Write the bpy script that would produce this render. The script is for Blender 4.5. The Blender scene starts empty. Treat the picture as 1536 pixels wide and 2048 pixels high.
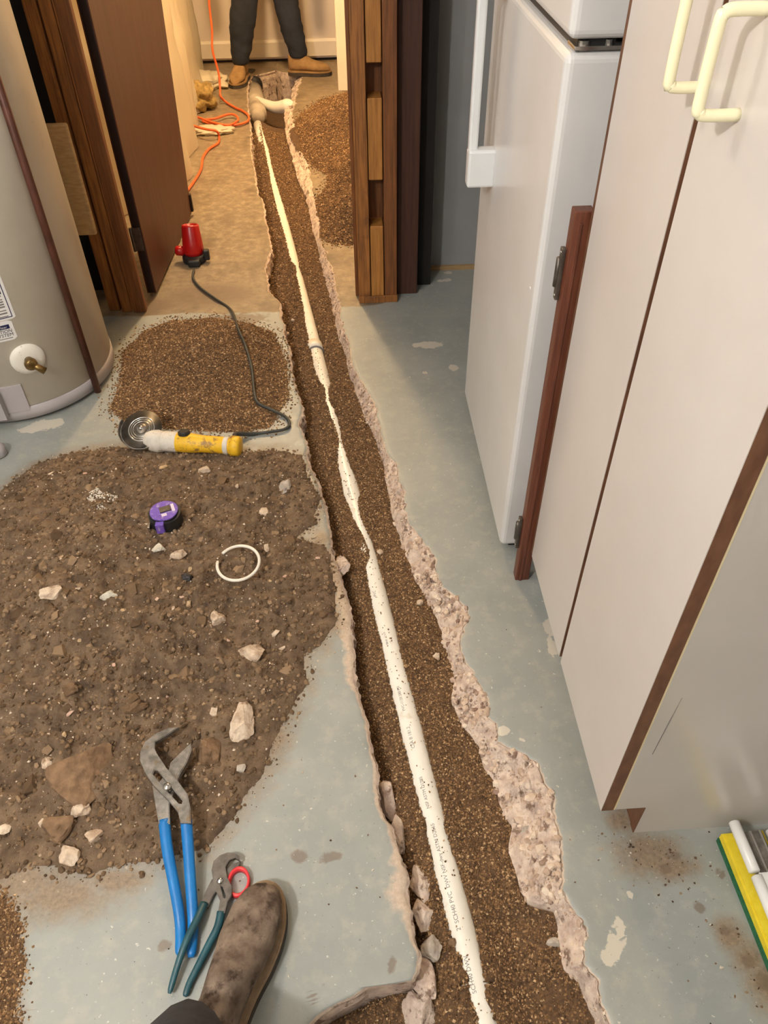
import bpy, bmesh, math, random
import numpy as np
from mathutils import Vector, Matrix, noise as mnoise

random.seed(7); rng = np.random.default_rng(7)
scene = bpy.context.scene
C = scene.collection

# ------------------------------------------------------------------ camera
CAM_H = 1.5
FPX = 1538.0
PITCH, ROLL, YAW = math.radians(43.913), math.radians(-0.808), math.radians(2.887)
def cam_axes():
    f = np.array([math.sin(YAW)*math.cos(PITCH), math.cos(YAW)*math.cos(PITCH), -math.sin(PITCH)])
    r = np.array([math.cos(YAW), -math.sin(YAW), 0.0]); u = np.cross(r, f)
    c, s = math.cos(ROLL), math.sin(ROLL)
    return c*r+s*u, -s*r+c*u, f
AR, AU, AF = cam_axes()
cd = bpy.data.cameras.new('camera'); cam = bpy.data.objects.new('camera', cd); C.objects.link(cam)
cd.sensor_fit = 'VERTICAL'; cd.sensor_height = 36.0; cd.lens = 36.0*FPX/2048.0
cd.clip_start = 0.02; cd.clip_end = 60
cam.matrix_world = Matrix(((AR[0], AU[0], -AF[0], 0), (AR[1], AU[1], -AF[1], 0), (AR[2], AU[2], -AF[2], CAM_H), (0, 0, 0, 1)))
scene.camera = cam

# ------------------------------------------------------------------ light and exposure
scene.view_settings.view_transform = 'Standard'
scene.view_settings.look = 'None'
scene.view_settings.exposure = 0.0
scene.view_settings.gamma = 1.0
scene.view_settings.use_curve_mapping = False
w = bpy.data.worlds.new('world'); scene.world = w; w.use_nodes = True
w.node_tree.nodes['Background'].inputs[0].default_value = (0.9, 0.95, 1.0, 1)
w.node_tree.nodes['Background'].inputs[1].default_value = 0.02
def lamp(name, loc, energy, col, rad):
    d = bpy.data.lights.new(name, 'POINT'); d.energy = energy; d.color = col; d.shadow_soft_size = rad
    o = bpy.data.objects.new(name, d); C.objects.link(o); o.location = loc
    return o
lamp('ceiling_bulb', (-1.15, -0.45, 2.2), 116, (1.0, 0.965, 0.925), 0.06)
lamp('ceiling_bulb', (-0.95, 1.3, 2.28), 22, (1.0, 0.965, 0.925), 0.06)
lamp('work_light', (-0.35, 4.35, 2.2), 150, (1.0, 0.69, 0.36), 0.08)

# ------------------------------------------------------------------ helpers
def ray(px, py):
    d = AR*((px-768)/FPX) + AU*(-(py-1024)/FPX) + AF
    return d
def P(px, py, z=0.0):
    d = ray(px, py); t = (z-CAM_H)/d[2]; return np.array([d[0]*t, d[1]*t, z])
def PY(px, py, Y):
    d = ray(px, py); t = Y/d[1]; return np.array([d[0]*t, Y, CAM_H+d[2]*t])
def PX(px, py, X):
    d = ray(px, py); t = X/d[0]; return np.array([X, d[1]*t, CAM_H+d[2]*t])
def S(r, g, b):
    f = lambda c: (c/255/12.92) if c <= 10 else ((c/255+0.055)/1.055)**2.4
    return (f(r), f(g), f(b), 1.0)
def _hash(ix, iy, seed):
    h = (ix.astype(np.int64)*374761393 + iy.astype(np.int64)*668265263 + seed*974634777) & 0x7fffffff
    h = ((h ^ (h >> 13))*1274126177) & 0x7fffffff
    h = h ^ (h >> 16)
    return (h & 0xffff)/65535.0
def vnoise(x, y, seed=0):
    x = np.asarray(x, float); y = np.asarray(y, float)
    ix = np.floor(x); iy = np.floor(y); fx = x-ix; fy = y-iy
    fx = fx*fx*(3-2*fx); fy = fy*fy*(3-2*fy)
    a = _hash(ix, iy, seed); b = _hash(ix+1, iy, seed); c = _hash(ix, iy+1, seed); d = _hash(ix+1, iy+1, seed)
    return (a*(1-fx)+b*fx)*(1-fy)+(c*(1-fx)+d*fx)*fy
def fbm(x, y, size, octv=4, seed=0, ridge=False):
    r = 0; a = 1; t = 0; s = 1.0/size
    for o in range(octv):
        n = vnoise(np.asarray(x)*s+13.7*o, np.asarray(y)*s-7.1*o, seed+o*17)*2-1
        r = r + a*((1-2*np.abs(n)) if ridge else n); t += a; a *= 0.5; s *= 2.03
    return r/t
def sstep(a, b, x):
    t = np.clip((x-a)/(b-a), 0, 1); return t*t*(3-2*t)
def poly_sd(X, Y, poly):          # positive inside
    X = np.asarray(X, float); Y = np.asarray(Y, float)
    p = np.asarray(poly, float)[:, :2]; n = len(p)
    d = np.full(X.shape, 1e9); ins = np.zeros(X.shape, bool)
    for i in range(n):
        a, b = p[i], p[(i+1) % n]; e = b-a
        t = np.clip(((X-a[0])*e[0]+(Y-a[1])*e[1])/(e@e+1e-12), 0, 1)
        d = np.minimum(d, np.hypot(X-a[0]-t*e[0], Y-a[1]-t*e[1]))
        if e[1] != 0:
            c = ((a[1] > Y) != (b[1] > Y)) & (X < (b[0]-a[0])*(Y-a[1])/(b[1]-a[1])+a[0]); ins ^= c
    return np.where(ins, d, -d)

# ---- mesh helpers (world coordinates in, parts are shifted to their thing's origin)
def np_mesh(name, V, F, attrs=None, smooth=False):
    V = np.asarray(V, np.float32); F = np.asarray(F, np.int32); k = F.shape[1]
    me = bpy.data.meshes.new(name); me.vertices.add(len(V)); me.vertices.foreach_set('co', V.ravel())
    me.loops.add(F.size); me.loops.foreach_set('vertex_index', F.ravel())
    me.polygons.add(len(F)); me.polygons.foreach_set('loop_start', np.arange(0, F.size, k, dtype=np.int32))
    me.polygons.foreach_set('use_smooth', np.full(len(F), smooth))
    for an, av in (attrs or {}).items():
        a = me.attributes.new(an, 'FLOAT', 'POINT'); a.data.foreach_set('value', np.asarray(av, np.float32))
    me.update(calc_edges=True); me.validate()
    return me
def bm_mesh(name, bm, smooth=False):
    bmesh.ops.recalc_face_normals(bm, faces=bm.faces)
    for f in bm.faces: f.smooth = smooth
    me = bpy.data.meshes.new(name); bm.to_mesh(me); bm.free(); return me
def root_loc(o):
    v = Vector((0, 0, 0))
    while o is not None: v += o.location; o = o.parent
    return v
def tag(o, label, cat=None, group=None, kind=None):
    o['label'] = label
    if cat: o['category'] = cat
    if group: o['group'] = group
    if kind: o['kind'] = kind
    return o
def thing(name, label, cat, loc, group=None):
    o = bpy.data.objects.new(name, None); o.empty_display_size = 0.05; C.objects.link(o); o.location = Vector([float(c) for c in loc])
    return tag(o, label, cat, group)
def part(name, me, m, parent, label=None):
    off = root_loc(parent); me.transform(Matrix.Translation(-off))
    o = bpy.data.objects.new(name, me); C.objects.link(o); o.parent = parent
    if m is not None:
        me.materials.clear(); me.materials.append(m)
    if label: o['label'] = label
    return o
def solo(name, me, m, label, cat=None, group=None, kind=None):
    n = len(me.vertices); co = np.zeros(n*3, np.float32); me.vertices.foreach_get('co', co); co = co.reshape(-1, 3)
    c = (co.max(0)+co.min(0))/2; c[2] = co[:, 2].min()
    me.transform(Matrix.Translation(-Vector(c.tolist())))
    o = bpy.data.objects.new(name, me); C.objects.link(o); o.location = Vector(c.tolist())
    if m is not None: me.materials.clear(); me.materials.append(m)
    return tag(o, label, cat, group, kind)
def box_bm(bm, lo, hi, bevel=0.0, seg=2):
    lo = [float(a) for a in lo]; hi = [float(a) for a in hi]
    r = bmesh.ops.create_cube(bm, size=1.0)
    for v in r['verts']:
        v.co = Vector([(lo[i]+hi[i])/2 + v.co[i]*(hi[i]-lo[i]) for i in range(3)])
    if bevel > 0:
        es = list({e for v in r['verts'] for e in v.link_edges})
        bmesh.ops.bevel(bm, geom=es, offset=bevel, segments=seg, affect='EDGES', profile=0.5)
def box(name, lo, hi, bevel=0.0, seg=2):
    bm = bmesh.new(); box_bm(bm, lo, hi, bevel, seg); return bm_mesh(name, bm, False)
def tube_bm(bm, pts, rad, seg=10, caps=True, flat=1.0, upv=(0, 0, 1)):
    pts = [Vector([float(c) for c in p]) for p in pts]; n = len(pts)
    rad = [rad]*n if np.isscalar(rad) else list(rad)
    rings = []; prev = None
    for i, p in enumerate(pts):
        t = (pts[min(i+1, n-1)]-pts[max(i-1, 0)]).normalized()
        if prev is None:
            u = Vector(upv); 
            if abs(u.dot(t)) > 0.95: u = Vector((1, 0, 0))
            a = t.cross(u).normalized()
        else: a = (prev-t*prev.dot(t)).normalized()
        prev = a; b = t.cross(a).normalized()
        rings.append([bm.verts.new(p + (a*math.cos(2*math.pi*k/seg) + b*math.sin(2*math.pi*k/seg)*flat)*rad[i]) for k in range(seg)])
    for i in range(n-1):
        for k in range(seg):
            bm.faces.new((rings[i][k], rings[i][(k+1) % seg], rings[i+1][(k+1) % seg], rings[i+1][k]))
    if caps:
        bm.faces.new(rings[0]); bm.faces.new(rings[-1][::-1])
def tube(name, pts, rad, seg=10, caps=True, flat=1.0, smooth=True, upv=(0, 0, 1)):
    bm = bmesh.new(); tube_bm(bm, pts, rad, seg, caps, flat, upv); return bm_mesh(name, bm, smooth)
def spline(pts, n=8):
    pts = [np.asarray(p, float) for p in pts]; out = []
    for i in range(len(pts)-1):
        p0 = pts[max(i-1, 0)]; p1 = pts[i]; p2 = pts[i+1]; p3 = pts[min(i+2, len(pts)-1)]
        for k in range(n):
            t = k/n
            out.append(0.5*((2*p1)+(-p0+p2)*t+(2*p0-5*p1+4*p2-p3)*t*t+(-p0+3*p1-3*p2+p3)*t**3))
    out.append(pts[-1]); return out
def lathe_bm(bm, prof, axis_o, axis_d, seg=24, caps=True):      # prof: (along, radius)
    d = Vector([float(c) for c in axis_d]).normalized(); o = Vector([float(c) for c in axis_o])
    u = Vector((0, 0, 1)) if abs(d.z) < 0.9 else Vector((1, 0, 0))
    a = d.cross(u).normalized(); b = d.cross(a)
    rings = [[bm.verts.new(o+d*h+(a*math.cos(2*math.pi*k/seg)+b*math.sin(2*math.pi*k/seg))*r) for k in range(seg)] for h, r in prof]
    for i in range(len(rings)-1):
        for k in range(seg): bm.faces.new((rings[i][k], rings[i][(k+1) % seg], rings[i+1][(k+1) % seg], rings[i+1][k]))
    if caps: bm.faces.new(rings[0][::-1]); bm.faces.new(rings[-1])
def lathe(name, prof, o, d, seg=24, caps=True, smooth=True):
    bm = bmesh.new(); lathe_bm(bm, prof, o, d, seg, caps); me = bm_mesh(name, bm, smooth)
    return me
def prism(name, loops, z0, z1, bevel=0.0):       # loops of (x,y), first outer then holes; extruded upward
    bm = bmesh.new()
    es = []
    for lp in loops:
        vs = [bm.verts.new((float(p[0]), float(p[1]), z0)) for p in lp]
        es += [bm.edges.new((vs[i], vs[(i+1) % len(vs)])) for i in range(len(vs))]
    bmesh.ops.triangle_fill(bm, use_beauty=True, use_dissolve=True, edges=es)
    r = bmesh.ops.extrude_face_region(bm, geom=list(bm.faces))
    for v in [g for g in r['geom'] if isinstance(g, bmesh.types.BMVert)]: v.co.z = z1
    bmesh.ops.recalc_face_normals(bm, faces=bm.faces)
    if bevel > 0:
        te = [e for e in bm.edges if e.is_manifold and all(abs(v.co.z-z1) < 1e-6 for v in e.verts) and abs(e.calc_face_angle(0)) > 0.8]
        bmesh.ops.bevel(bm, geom=te, offset=bevel, segments=2, affect='EDGES')
    return bm_mesh(name, bm)
def text_mesh(s, size, extrude=0.0):
    cu = bpy.data.curves.new('lettering', 'FONT'); cu.body = s; cu.size = size; cu.extrude = extrude; cu.resolution_u = 3
    o = bpy.data.objects.new('lettering', cu); C.objects.link(o); bpy.context.view_layer.update()
    me = bpy.data.meshes.new_from_object(o.evaluated_get(bpy.context.evaluated_depsgraph_get()))
    bpy.data.objects.remove(o); return me
def rock_mesh(name, seed, n=16, sx=1, sy=1, sz=0.6):
    r = random.Random(seed); bm = bmesh.new()
    for i in range(n):
        v = Vector((r.gauss(0, 1), r.gauss(0, 1), r.gauss(0, 1))).normalized()*r.uniform(0.8, 1.0)
        bm.verts.new((v.x*sx, v.y*sy, v.z*sz))
    res = bmesh.ops.convex_hull(bm, input=list(bm.verts))
    bmesh.ops.delete(bm, geom=[v for v in bm.verts if not v.link_faces], context='VERTS')
    return bm_mesh(name, bm)
OCT_V = np.array([[1,0,0],[-1,0,0],[0,1,0],[0,-1,0],[0,0,1],[0,0,-1]], float)
OCT_F = np.array([[0,2,4],[2,1,4],[1,3,4],[3,0,4],[2,0,5],[1,2,5],[3,1,5],[0,3,5]])
_ph = (1+5**.5)/2
ICO_V = np.array([[-1,_ph,0],[1,_ph,0],[-1,-_ph,0],[1,-_ph,0],[0,-1,_ph],[0,1,_ph],[0,-1,-_ph],[0,1,-_ph],[_ph,0,-1],[_ph,0,1],[-_ph,0,-1],[-_ph,0,1]])/1.902
ICO_F = np.array([[0,11,5],[0,5,1],[0,1,7],[0,7,10],[0,10,11],[1,5,9],[5,11,4],[11,10,2],[10,7,6],[7,1,8],[3,9,4],[3,4,2],[3,2,6],[3,6,8],[3,8,9],[4,9,5],[2,4,11],[6,2,10],[8,6,7],[9,8,1]])
def grains_mesh(name, pts, size, ico=False, jit=0.35, squash=0.8):
    pts = np.asarray(pts); N = len(pts); bv, bf = (ICO_V, ICO_F) if ico else (OCT_V, OCT_F)
    q = rng.normal(size=(N, 4)); q /= np.linalg.norm(q, axis=1, keepdims=True); a, b, c, d = q.T
    R = np.stack([1-2*(c*c+d*d), 2*(b*c-a*d), 2*(b*d+a*c), 2*(b*c+a*d), 1-2*(b*b+d*d), 2*(c*d-a*b), 2*(b*d-a*c), 2*(c*d+a*b), 1-2*(b*b+c*c)], 1).reshape(N, 3, 3)
    ax = rng.uniform(0.65, 1.25, size=(N, 1, 3))
    L = bv[None]*ax*(1+rng.uniform(-jit, jit, size=(N, len(bv), 1)))*np.asarray(size).reshape(-1, 1, 1)
    V = np.einsum('nij,nkj->nki', R, L); V[:, :, 2] *= squash; V += pts[:, None, :]
    F = (bf[None]+(np.arange(N)*len(bv))[:, None, None]).reshape(-1, 3)
    return np_mesh(name, V.reshape(-1, 3), F, {'rnd': np.repeat(rng.random(N), len(bv))})
def grid_mesh(name, X, Y, Z, mask=None, attrs=None, smooth=True):
    r, c = X.shape; idx = np.arange(r*c).reshape(r, c)
    F = np.stack([idx[:-1, :-1], idx[:-1, 1:], idx[1:, 1:], idx[1:, :-1]], -1)
    if mask is not None:
        m = mask[:-1, :-1] | mask[:-1, 1:] | mask[1:, 1:] | mask[1:, :-1]; F = F[m]
    F = F.reshape(-1, 4); used = np.unique(F); mp = -np.ones(r*c, int); mp[used] = np.arange(len(used))
    V = np.stack([X, Y, Z], -1).reshape(-1, 3)[used]
    return np_mesh(name, V, mp[F], {k: v.reshape(-1)[used] for k, v in (attrs or {}).items()}, smooth)

# ------------------------------------------------------------------ materials
MATS = {}
def nt_new(name):
    m = bpy.data.materials.new(name); m.use_nodes = True; nt = m.node_tree
    return m, nt, nt.nodes['Principled BSDF']
def add(nt, t, **kw):
    n = nt.nodes.new(t)
    for k, v in kw.items(): setattr(n, k, v)
    return n
def noise_node(nt, vec, scale, detail=5, rough=0.6):
    n = add(nt, 'ShaderNodeTexNoise'); n.inputs['Scale'].default_value = scale; n.inputs['Detail'].default_value = detail
    n.inputs['Roughness'].default_value = rough
    if vec is not None: nt.links.new(vec, n.inputs['Vector'])
    return n.outputs['Fac']
def ramp(nt, fac, stops, interp='LINEAR'):
    r = add(nt, 'ShaderNodeValToRGB'); r.color_ramp.interpolation = interp; el = r.color_ramp.elements
    while len(el) < len(stops): el.new(0.5)
    for e, (p, c) in zip(el, stops): e.position = p; e.color = c
    nt.links.new(fac, r.inputs[0]); return r.outputs[0]
def mixc(nt, fac, a, b):
    m = add(nt, 'ShaderNodeMix', data_type='RGBA')
    if hasattr(fac, 'is_output') or isinstance(fac, bpy.types.NodeSocket): nt.links.new(fac, m.inputs[0])
    else: m.inputs[0].default_value = fac
    for s, k in ((a, 6), (b, 7)):
        if isinstance(s, bpy.types.NodeSocket): nt.links.new(s, m.inputs[k])
        else: m.inputs[k].default_value = s
    return m.outputs[2]
def mathn(nt, op, a, b=None, clamp=False):
    m = add(nt, 'ShaderNodeMath', operation=op, use_clamp=clamp)
    for i, s in enumerate((a, b)):
        if s is None: continue
        if isinstance(s, bpy.types.NodeSocket): nt.links.new(s, m.inputs[i])
        else: m.inputs[i].default_value = s
    return m.outputs[0]
def bumpn(nt, bs, h, strength, dist):
    b = add(nt, 'ShaderNodeBump'); b.inputs['Strength'].default_value = strength; b.inputs['Distance'].default_value = dist
    nt.links.new(h, b.inputs['Height']); nt.links.new(b.outputs[0], bs.inputs['Normal'])
def coords(nt, stretch=None):
    g = add(nt, 'ShaderNodeNewGeometry'); v = g.outputs['Position']
    if stretch:
        mp = add(nt, 'ShaderNodeMapping'); mp.inputs['Scale'].default_value = stretch
        nt.links.new(v, mp.inputs['Vector']); v = mp.outputs[0]
    return v
def mat(name, c1, c2=None, scale=20, rough=0.6, metal=0.0, bump=0.0, bscale=None, stretch=None, lo=0.35, hi=0.65, spec=0.5, dirt=None, dscale=8, dlo=0.55, dhi=0.7, bdist=0.002, rough2=None):
    if name in MATS: return MATS[name]
    m, nt, bs = nt_new(name); v = coords(nt, stretch)
    c2 = c2 or c1
    f = noise_node(nt, v, scale)
    col = ramp(nt, f, [(lo, c1), (hi, c2)])
    if dirt:
        d = noise_node(nt, coords(nt), dscale, 7, 0.65); k = ramp(nt, d, [(dlo, (0, 0, 0, 1)), (dhi, (1, 1, 1, 1))])
        col = mixc(nt, k, col, dirt)
    nt.links.new(col, bs.inputs['Base Color'])
    bs.inputs['Roughness'].default_value = rough; bs.inputs['Metallic'].default_value = metal
    bs.inputs['Specular IOR Level'].default_value = spec
    if bump > 0: bumpn(nt, bs, noise_node(nt, v, bscale or scale*3, 6), bump, bdist)
    MATS[name] = m; return m
def grain_mat(name, stops, rough=0.9):
    m, nt, bs = nt_new(name)
    a = add(nt, 'ShaderNodeAttribute', attribute_name='rnd')
    c = ramp(nt, a.outputs['Fac'], stops); nt.links.new(c, bs.inputs['Base Color']); bs.inputs['Roughness'].default_value = rough
    bs.inputs['Specular IOR Level'].default_value = 0.25
    MATS[name] = m; return m
M_GRAVEL = grain_mat('brown_gravel', [(0, S(78, 58, 40)), (0.4, S(112, 85, 58)), (0.85, S(144, 112, 78)), (1, S(196, 166, 128))])
M_GRAVELB = mat('gravel_bed_fines', S(72, 53, 36), S(106, 80, 54), 90, 0.95, bump=0.9, bscale=220)
M_CLOD = grain_mat('dirt_clods', [(0, S(84, 66, 49)), (0.6, S(114, 92, 69)), (1, S(146, 122, 96))])
M_CHIPS = grain_mat('pale_chips', [(0, S(140, 116, 92)), (0.5, S(188, 166, 142)), (1, S(226, 212, 192))])
M_DIRT = mat('damp_dirt', S(74, 58, 44), S(128, 106, 83), 26, 0.95, bump=0.9, bscale=110, lo=0.3, hi=0.7, bdist=0.004)
M_STONE = mat('pale_stone', S(170, 146, 124), S(216, 198, 176), 45, 0.85, bump=0.5, bscale=160, dirt=S(128, 100, 74), dscale=40)
M_STONE_B = mat('brown_stone', S(98, 76, 54), S(134, 106, 80), 40, 0.9, bump=0.6, bscale=140)
M_ROUGHCON = mat('broken_concrete', S(172, 150, 138), S(220, 202, 186), 38, 0.92, bump=0.8, bscale=130, lo=0.3, hi=0.62, dirt=S(126, 104, 90), dscale=30, dlo=0.54, dhi=0.62, bdist=0.004)
M_WHITE_ENAMEL = mat('white_enamel', S(214, 213, 212), S(220, 219, 219), 6, 0.28, bump=0.12, bscale=420, bdist=0.001)
M_WHITE_EDGE = mat('white_enamel_smooth', S(222, 225, 228), S(226, 228, 230), 6, 0.25)
M_LAMINATE = mat('pale_laminate', S(205, 198, 193), S(211, 205, 200), 3, 0.32)
M_BROWNEDGE = mat('brown_edge_band', S(96, 62, 42), S(118, 80, 56), 60, 0.6, stretch=(1, 1, 0.3))
M_CREAM_PL = mat('cream_plastic', S(244, 238, 200), S(246, 241, 206), 5, 0.3)
M_BLACKPL = mat('black_plastic', S(26, 26, 27), S(36, 36, 37), 30, 0.5)
M_DARKVOID = mat('near_black_shade', S(14, 9, 7), S(20, 13, 10), 10, 0.7, stretch=(8, 8, 1))  # near-black tone paints in shade behind the heater and in the wall gap
M_STUD = mat('aged_fir', S(112, 70, 32), S(166, 108, 50), 14, 0.6, stretch=(9, 9, 0.5), bump=0.15, dirt=S(70, 42, 24), dscale=5, dlo=0.6, dhi=0.75)
M_STUD2 = mat('aged_fir_dark', S(96, 56, 26), S(130, 80, 38), 14, 0.6, stretch=(9, 9, 0.5), bump=0.15)
M_BLOCK = mat('fir_block', S(150, 98, 42), S(182, 126, 60), 14, 0.6, stretch=(9, 9, 0.6), bump=0.1)
M_DOOR = mat('brown_door_veneer', S(72, 38, 21), S(86, 47, 27), 6, 0.5, stretch=(10, 10, 0.4))
M_DOOREDGE = mat('dark_door_edge', S(28, 16, 12), S(38, 21, 15), 10, 0.6, stretch=(10, 10, 0.5))
M_REDWOOD = mat('red_brown_wood', S(88, 46, 30), S(112, 62, 42), 16, 0.45, stretch=(9, 9, 0.4), bump=0.1)
M_PLY = mat('pale_plywood', S(172, 142, 98), S(194, 164, 118), 10, 0.6, stretch=(3, 3, 14))
M_GREYWALL = mat('grey_wall_paint', S(140, 141, 142), S(147, 148, 149), 4, 0.55)
M_CREAMWALL = mat('cream_wall_paint', S(224, 210, 196), S(230, 217, 203), 3, 0.7)
M_ROOMWALL = mat('room_wall_paint', S(186, 182, 174), S(194, 190, 182), 3, 0.8)
M_CEIL = mat('ceiling_paint', S(214, 210, 202), S(220, 216, 208), 3, 0.9)
M_CREAMTRIM = mat('cream_trim', S(232, 220, 202), S(238, 227, 210), 5, 0.5)
M_HEATER = mat('heater_enamel', S(198, 190, 174), S(206, 199, 184), 4, 0.38, dirt=S(176, 160, 150), dscale=9, dlo=0.62, dhi=0.8)
M_HEATGREY = mat('heater_grey_plastic', S(172, 166, 168), S(180, 174, 175), 6, 0.45)
M_COPPER = mat('dull_copper_pipe', S(78, 46, 34), S(98, 58, 44), 20, 0.45, metal=0.3)
M_BRASS = mat('dirty_brass', S(110, 88, 52), S(150, 122, 74), 60, 0.35, metal=0.8)
M_WHITEPL = mat('white_plastic', S(232, 226, 214), S(238, 233, 222), 12, 0.4, dirt=S(180, 168, 148), dscale=60, dlo=0.62, dhi=0.7)
M_PVC = mat('white_pvc_pipe', S(232, 228, 218), S(240, 237, 228), 10, 0.35, dirt=S(206, 192, 170), dscale=22, dlo=0.6, dhi=0.75)
M_INK = mat('grey_print', S(118, 114, 110), S(132, 128, 124), 40, 0.7)
M_BLACKINK = mat('black_print', S(22, 22, 26), S(28, 28, 32), 40, 0.7)
M_NAVY = mat('navy_print', S(20, 26, 70), S(24, 32, 80), 40, 0.5)
M_LABEL = mat('white_label_paper', S(226, 224, 222), S(232, 230, 228), 20, 0.5)
M_STEEL = mat('worn_steel', S(104, 100, 94), S(148, 142, 134), 50, 0.42, metal=0.65, bump=0.15, bscale=200, dirt=S(120, 98, 72), dscale=30)
M_STEEL_D = mat('dark_steel', S(82, 76, 70), S(112, 104, 96), 50, 0.42, metal=0.65, bump=0.15, bscale=200)
M_CHROME = mat('bright_steel', S(190, 188, 184), S(206, 204, 200), 20, 0.2, metal=0.95)
M_BLUEGRIP = mat('blue_vinyl_grip', S(8, 98, 168), S(14, 116, 188), 14, 0.36, dirt=S(60, 104, 140), dscale=40, dlo=0.66, dhi=0.8)
M_TEALGRIP = mat('teal_vinyl_grip', S(26, 66, 76), S(40, 86, 96), 14, 0.42, dirt=S(60, 80, 84), dscale=40)
M_REDPL = mat('red_plastic', S(222, 50, 58), S(230, 60, 66), 8, 0.35)
M_REDPAINT = mat('red_painted_metal', S(170, 16, 16), S(186, 22, 20), 10, 0.32)
M_YELLOW = mat('yellow_tool_shell', S(226, 176, 30), S(238, 190, 48), 30, 0.5, dirt=S(150, 112, 56), dscale=34, dlo=0.52, dhi=0.62)
M_DUSTYWHITE = mat('dust_caked_metal', S(206, 200, 190), S(226, 220, 210), 40, 0.9, bump=0.4, bscale=150, dirt=S(164, 140, 110), dscale=40)
M_DISC = mat('saw_blade_steel', S(78, 74, 68), S(112, 106, 98), 30, 0.4, metal=0.7)
M_CORDBLK = mat('dark_rubber_cord', S(44, 46, 44), S(58, 60, 57), 30, 0.6)
M_CORDORG = mat('orange_cord_vinyl', S(222, 96, 44), S(232, 110, 56), 12, 0.45)
M_PURPLE = mat('purple_plastic', S(104, 76, 170), S(120, 92, 186), 30, 0.4, dirt=S(180, 168, 190), dscale=90)
M_SUEDE = mat('dirty_brown_suede', S(92, 78, 67), S(136, 120, 106), 26, 0.95, bump=0.8, bscale=120, dirt=S(66, 54, 46), dscale=30, dlo=0.52, dhi=0.66, spec=0.2)
M_SOLE = mat('dark_boot_sole', S(52, 46, 41), S(70, 62, 56), 30, 0.85, bump=0.3)
M_WELT = mat('tan_boot_welt', S(132, 110, 86), S(156, 132, 104), 60, 0.85, bump=0.4, bscale=300)
M_TROUSER = mat('charcoal_work_trousers', S(46, 44, 46), S(60, 58, 60), 30, 0.9, bump=0.5, bscale=500)
M_JEANS = mat('dark_navy_jeans', S(32, 37, 48), S(46, 52, 66), 16, 0.9, bump=0.4, bscale=300)
M_SHIRT = mat('grey_work_shirt', S(80, 82, 86), S(92, 94, 98), 20, 0.9)
M_SKIN = mat('skin', S(196, 150, 124), S(206, 160, 134), 20, 0.6)
M_HAIR = mat('brown_hair', S(52, 38, 28), S(66, 48, 36), 60, 0.7)
M_TANBOOT = mat('tan_work_boot', S(138, 106, 66), S(164, 130, 86), 20, 0.85, bump=0.3)
M_SPONGE = mat('yellow_sponge', S(228, 204, 40), S(238, 216, 60), 60, 0.9, bump=0.5, bscale=300)
M_SCOUR = mat('green_scour_pad', S(30, 92, 60), S(42, 110, 74), 120, 0.95, bump=0.5, bscale=400)
M_MOPWHITE = mat('glossy_white_plastic', S(238, 238, 236), S(242, 242, 240), 8, 0.25)
M_INSUL = mat('yellow_fibre_insulation', S(128, 104, 56), S(176, 148, 92), 40, 0.95, bump=0.9, bscale=90)
M_FLOORTRIM = mat('raw_wood_trim', S(150, 122, 84), S(170, 142, 102), 14, 0.7, stretch=(1, 8, 8))
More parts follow.
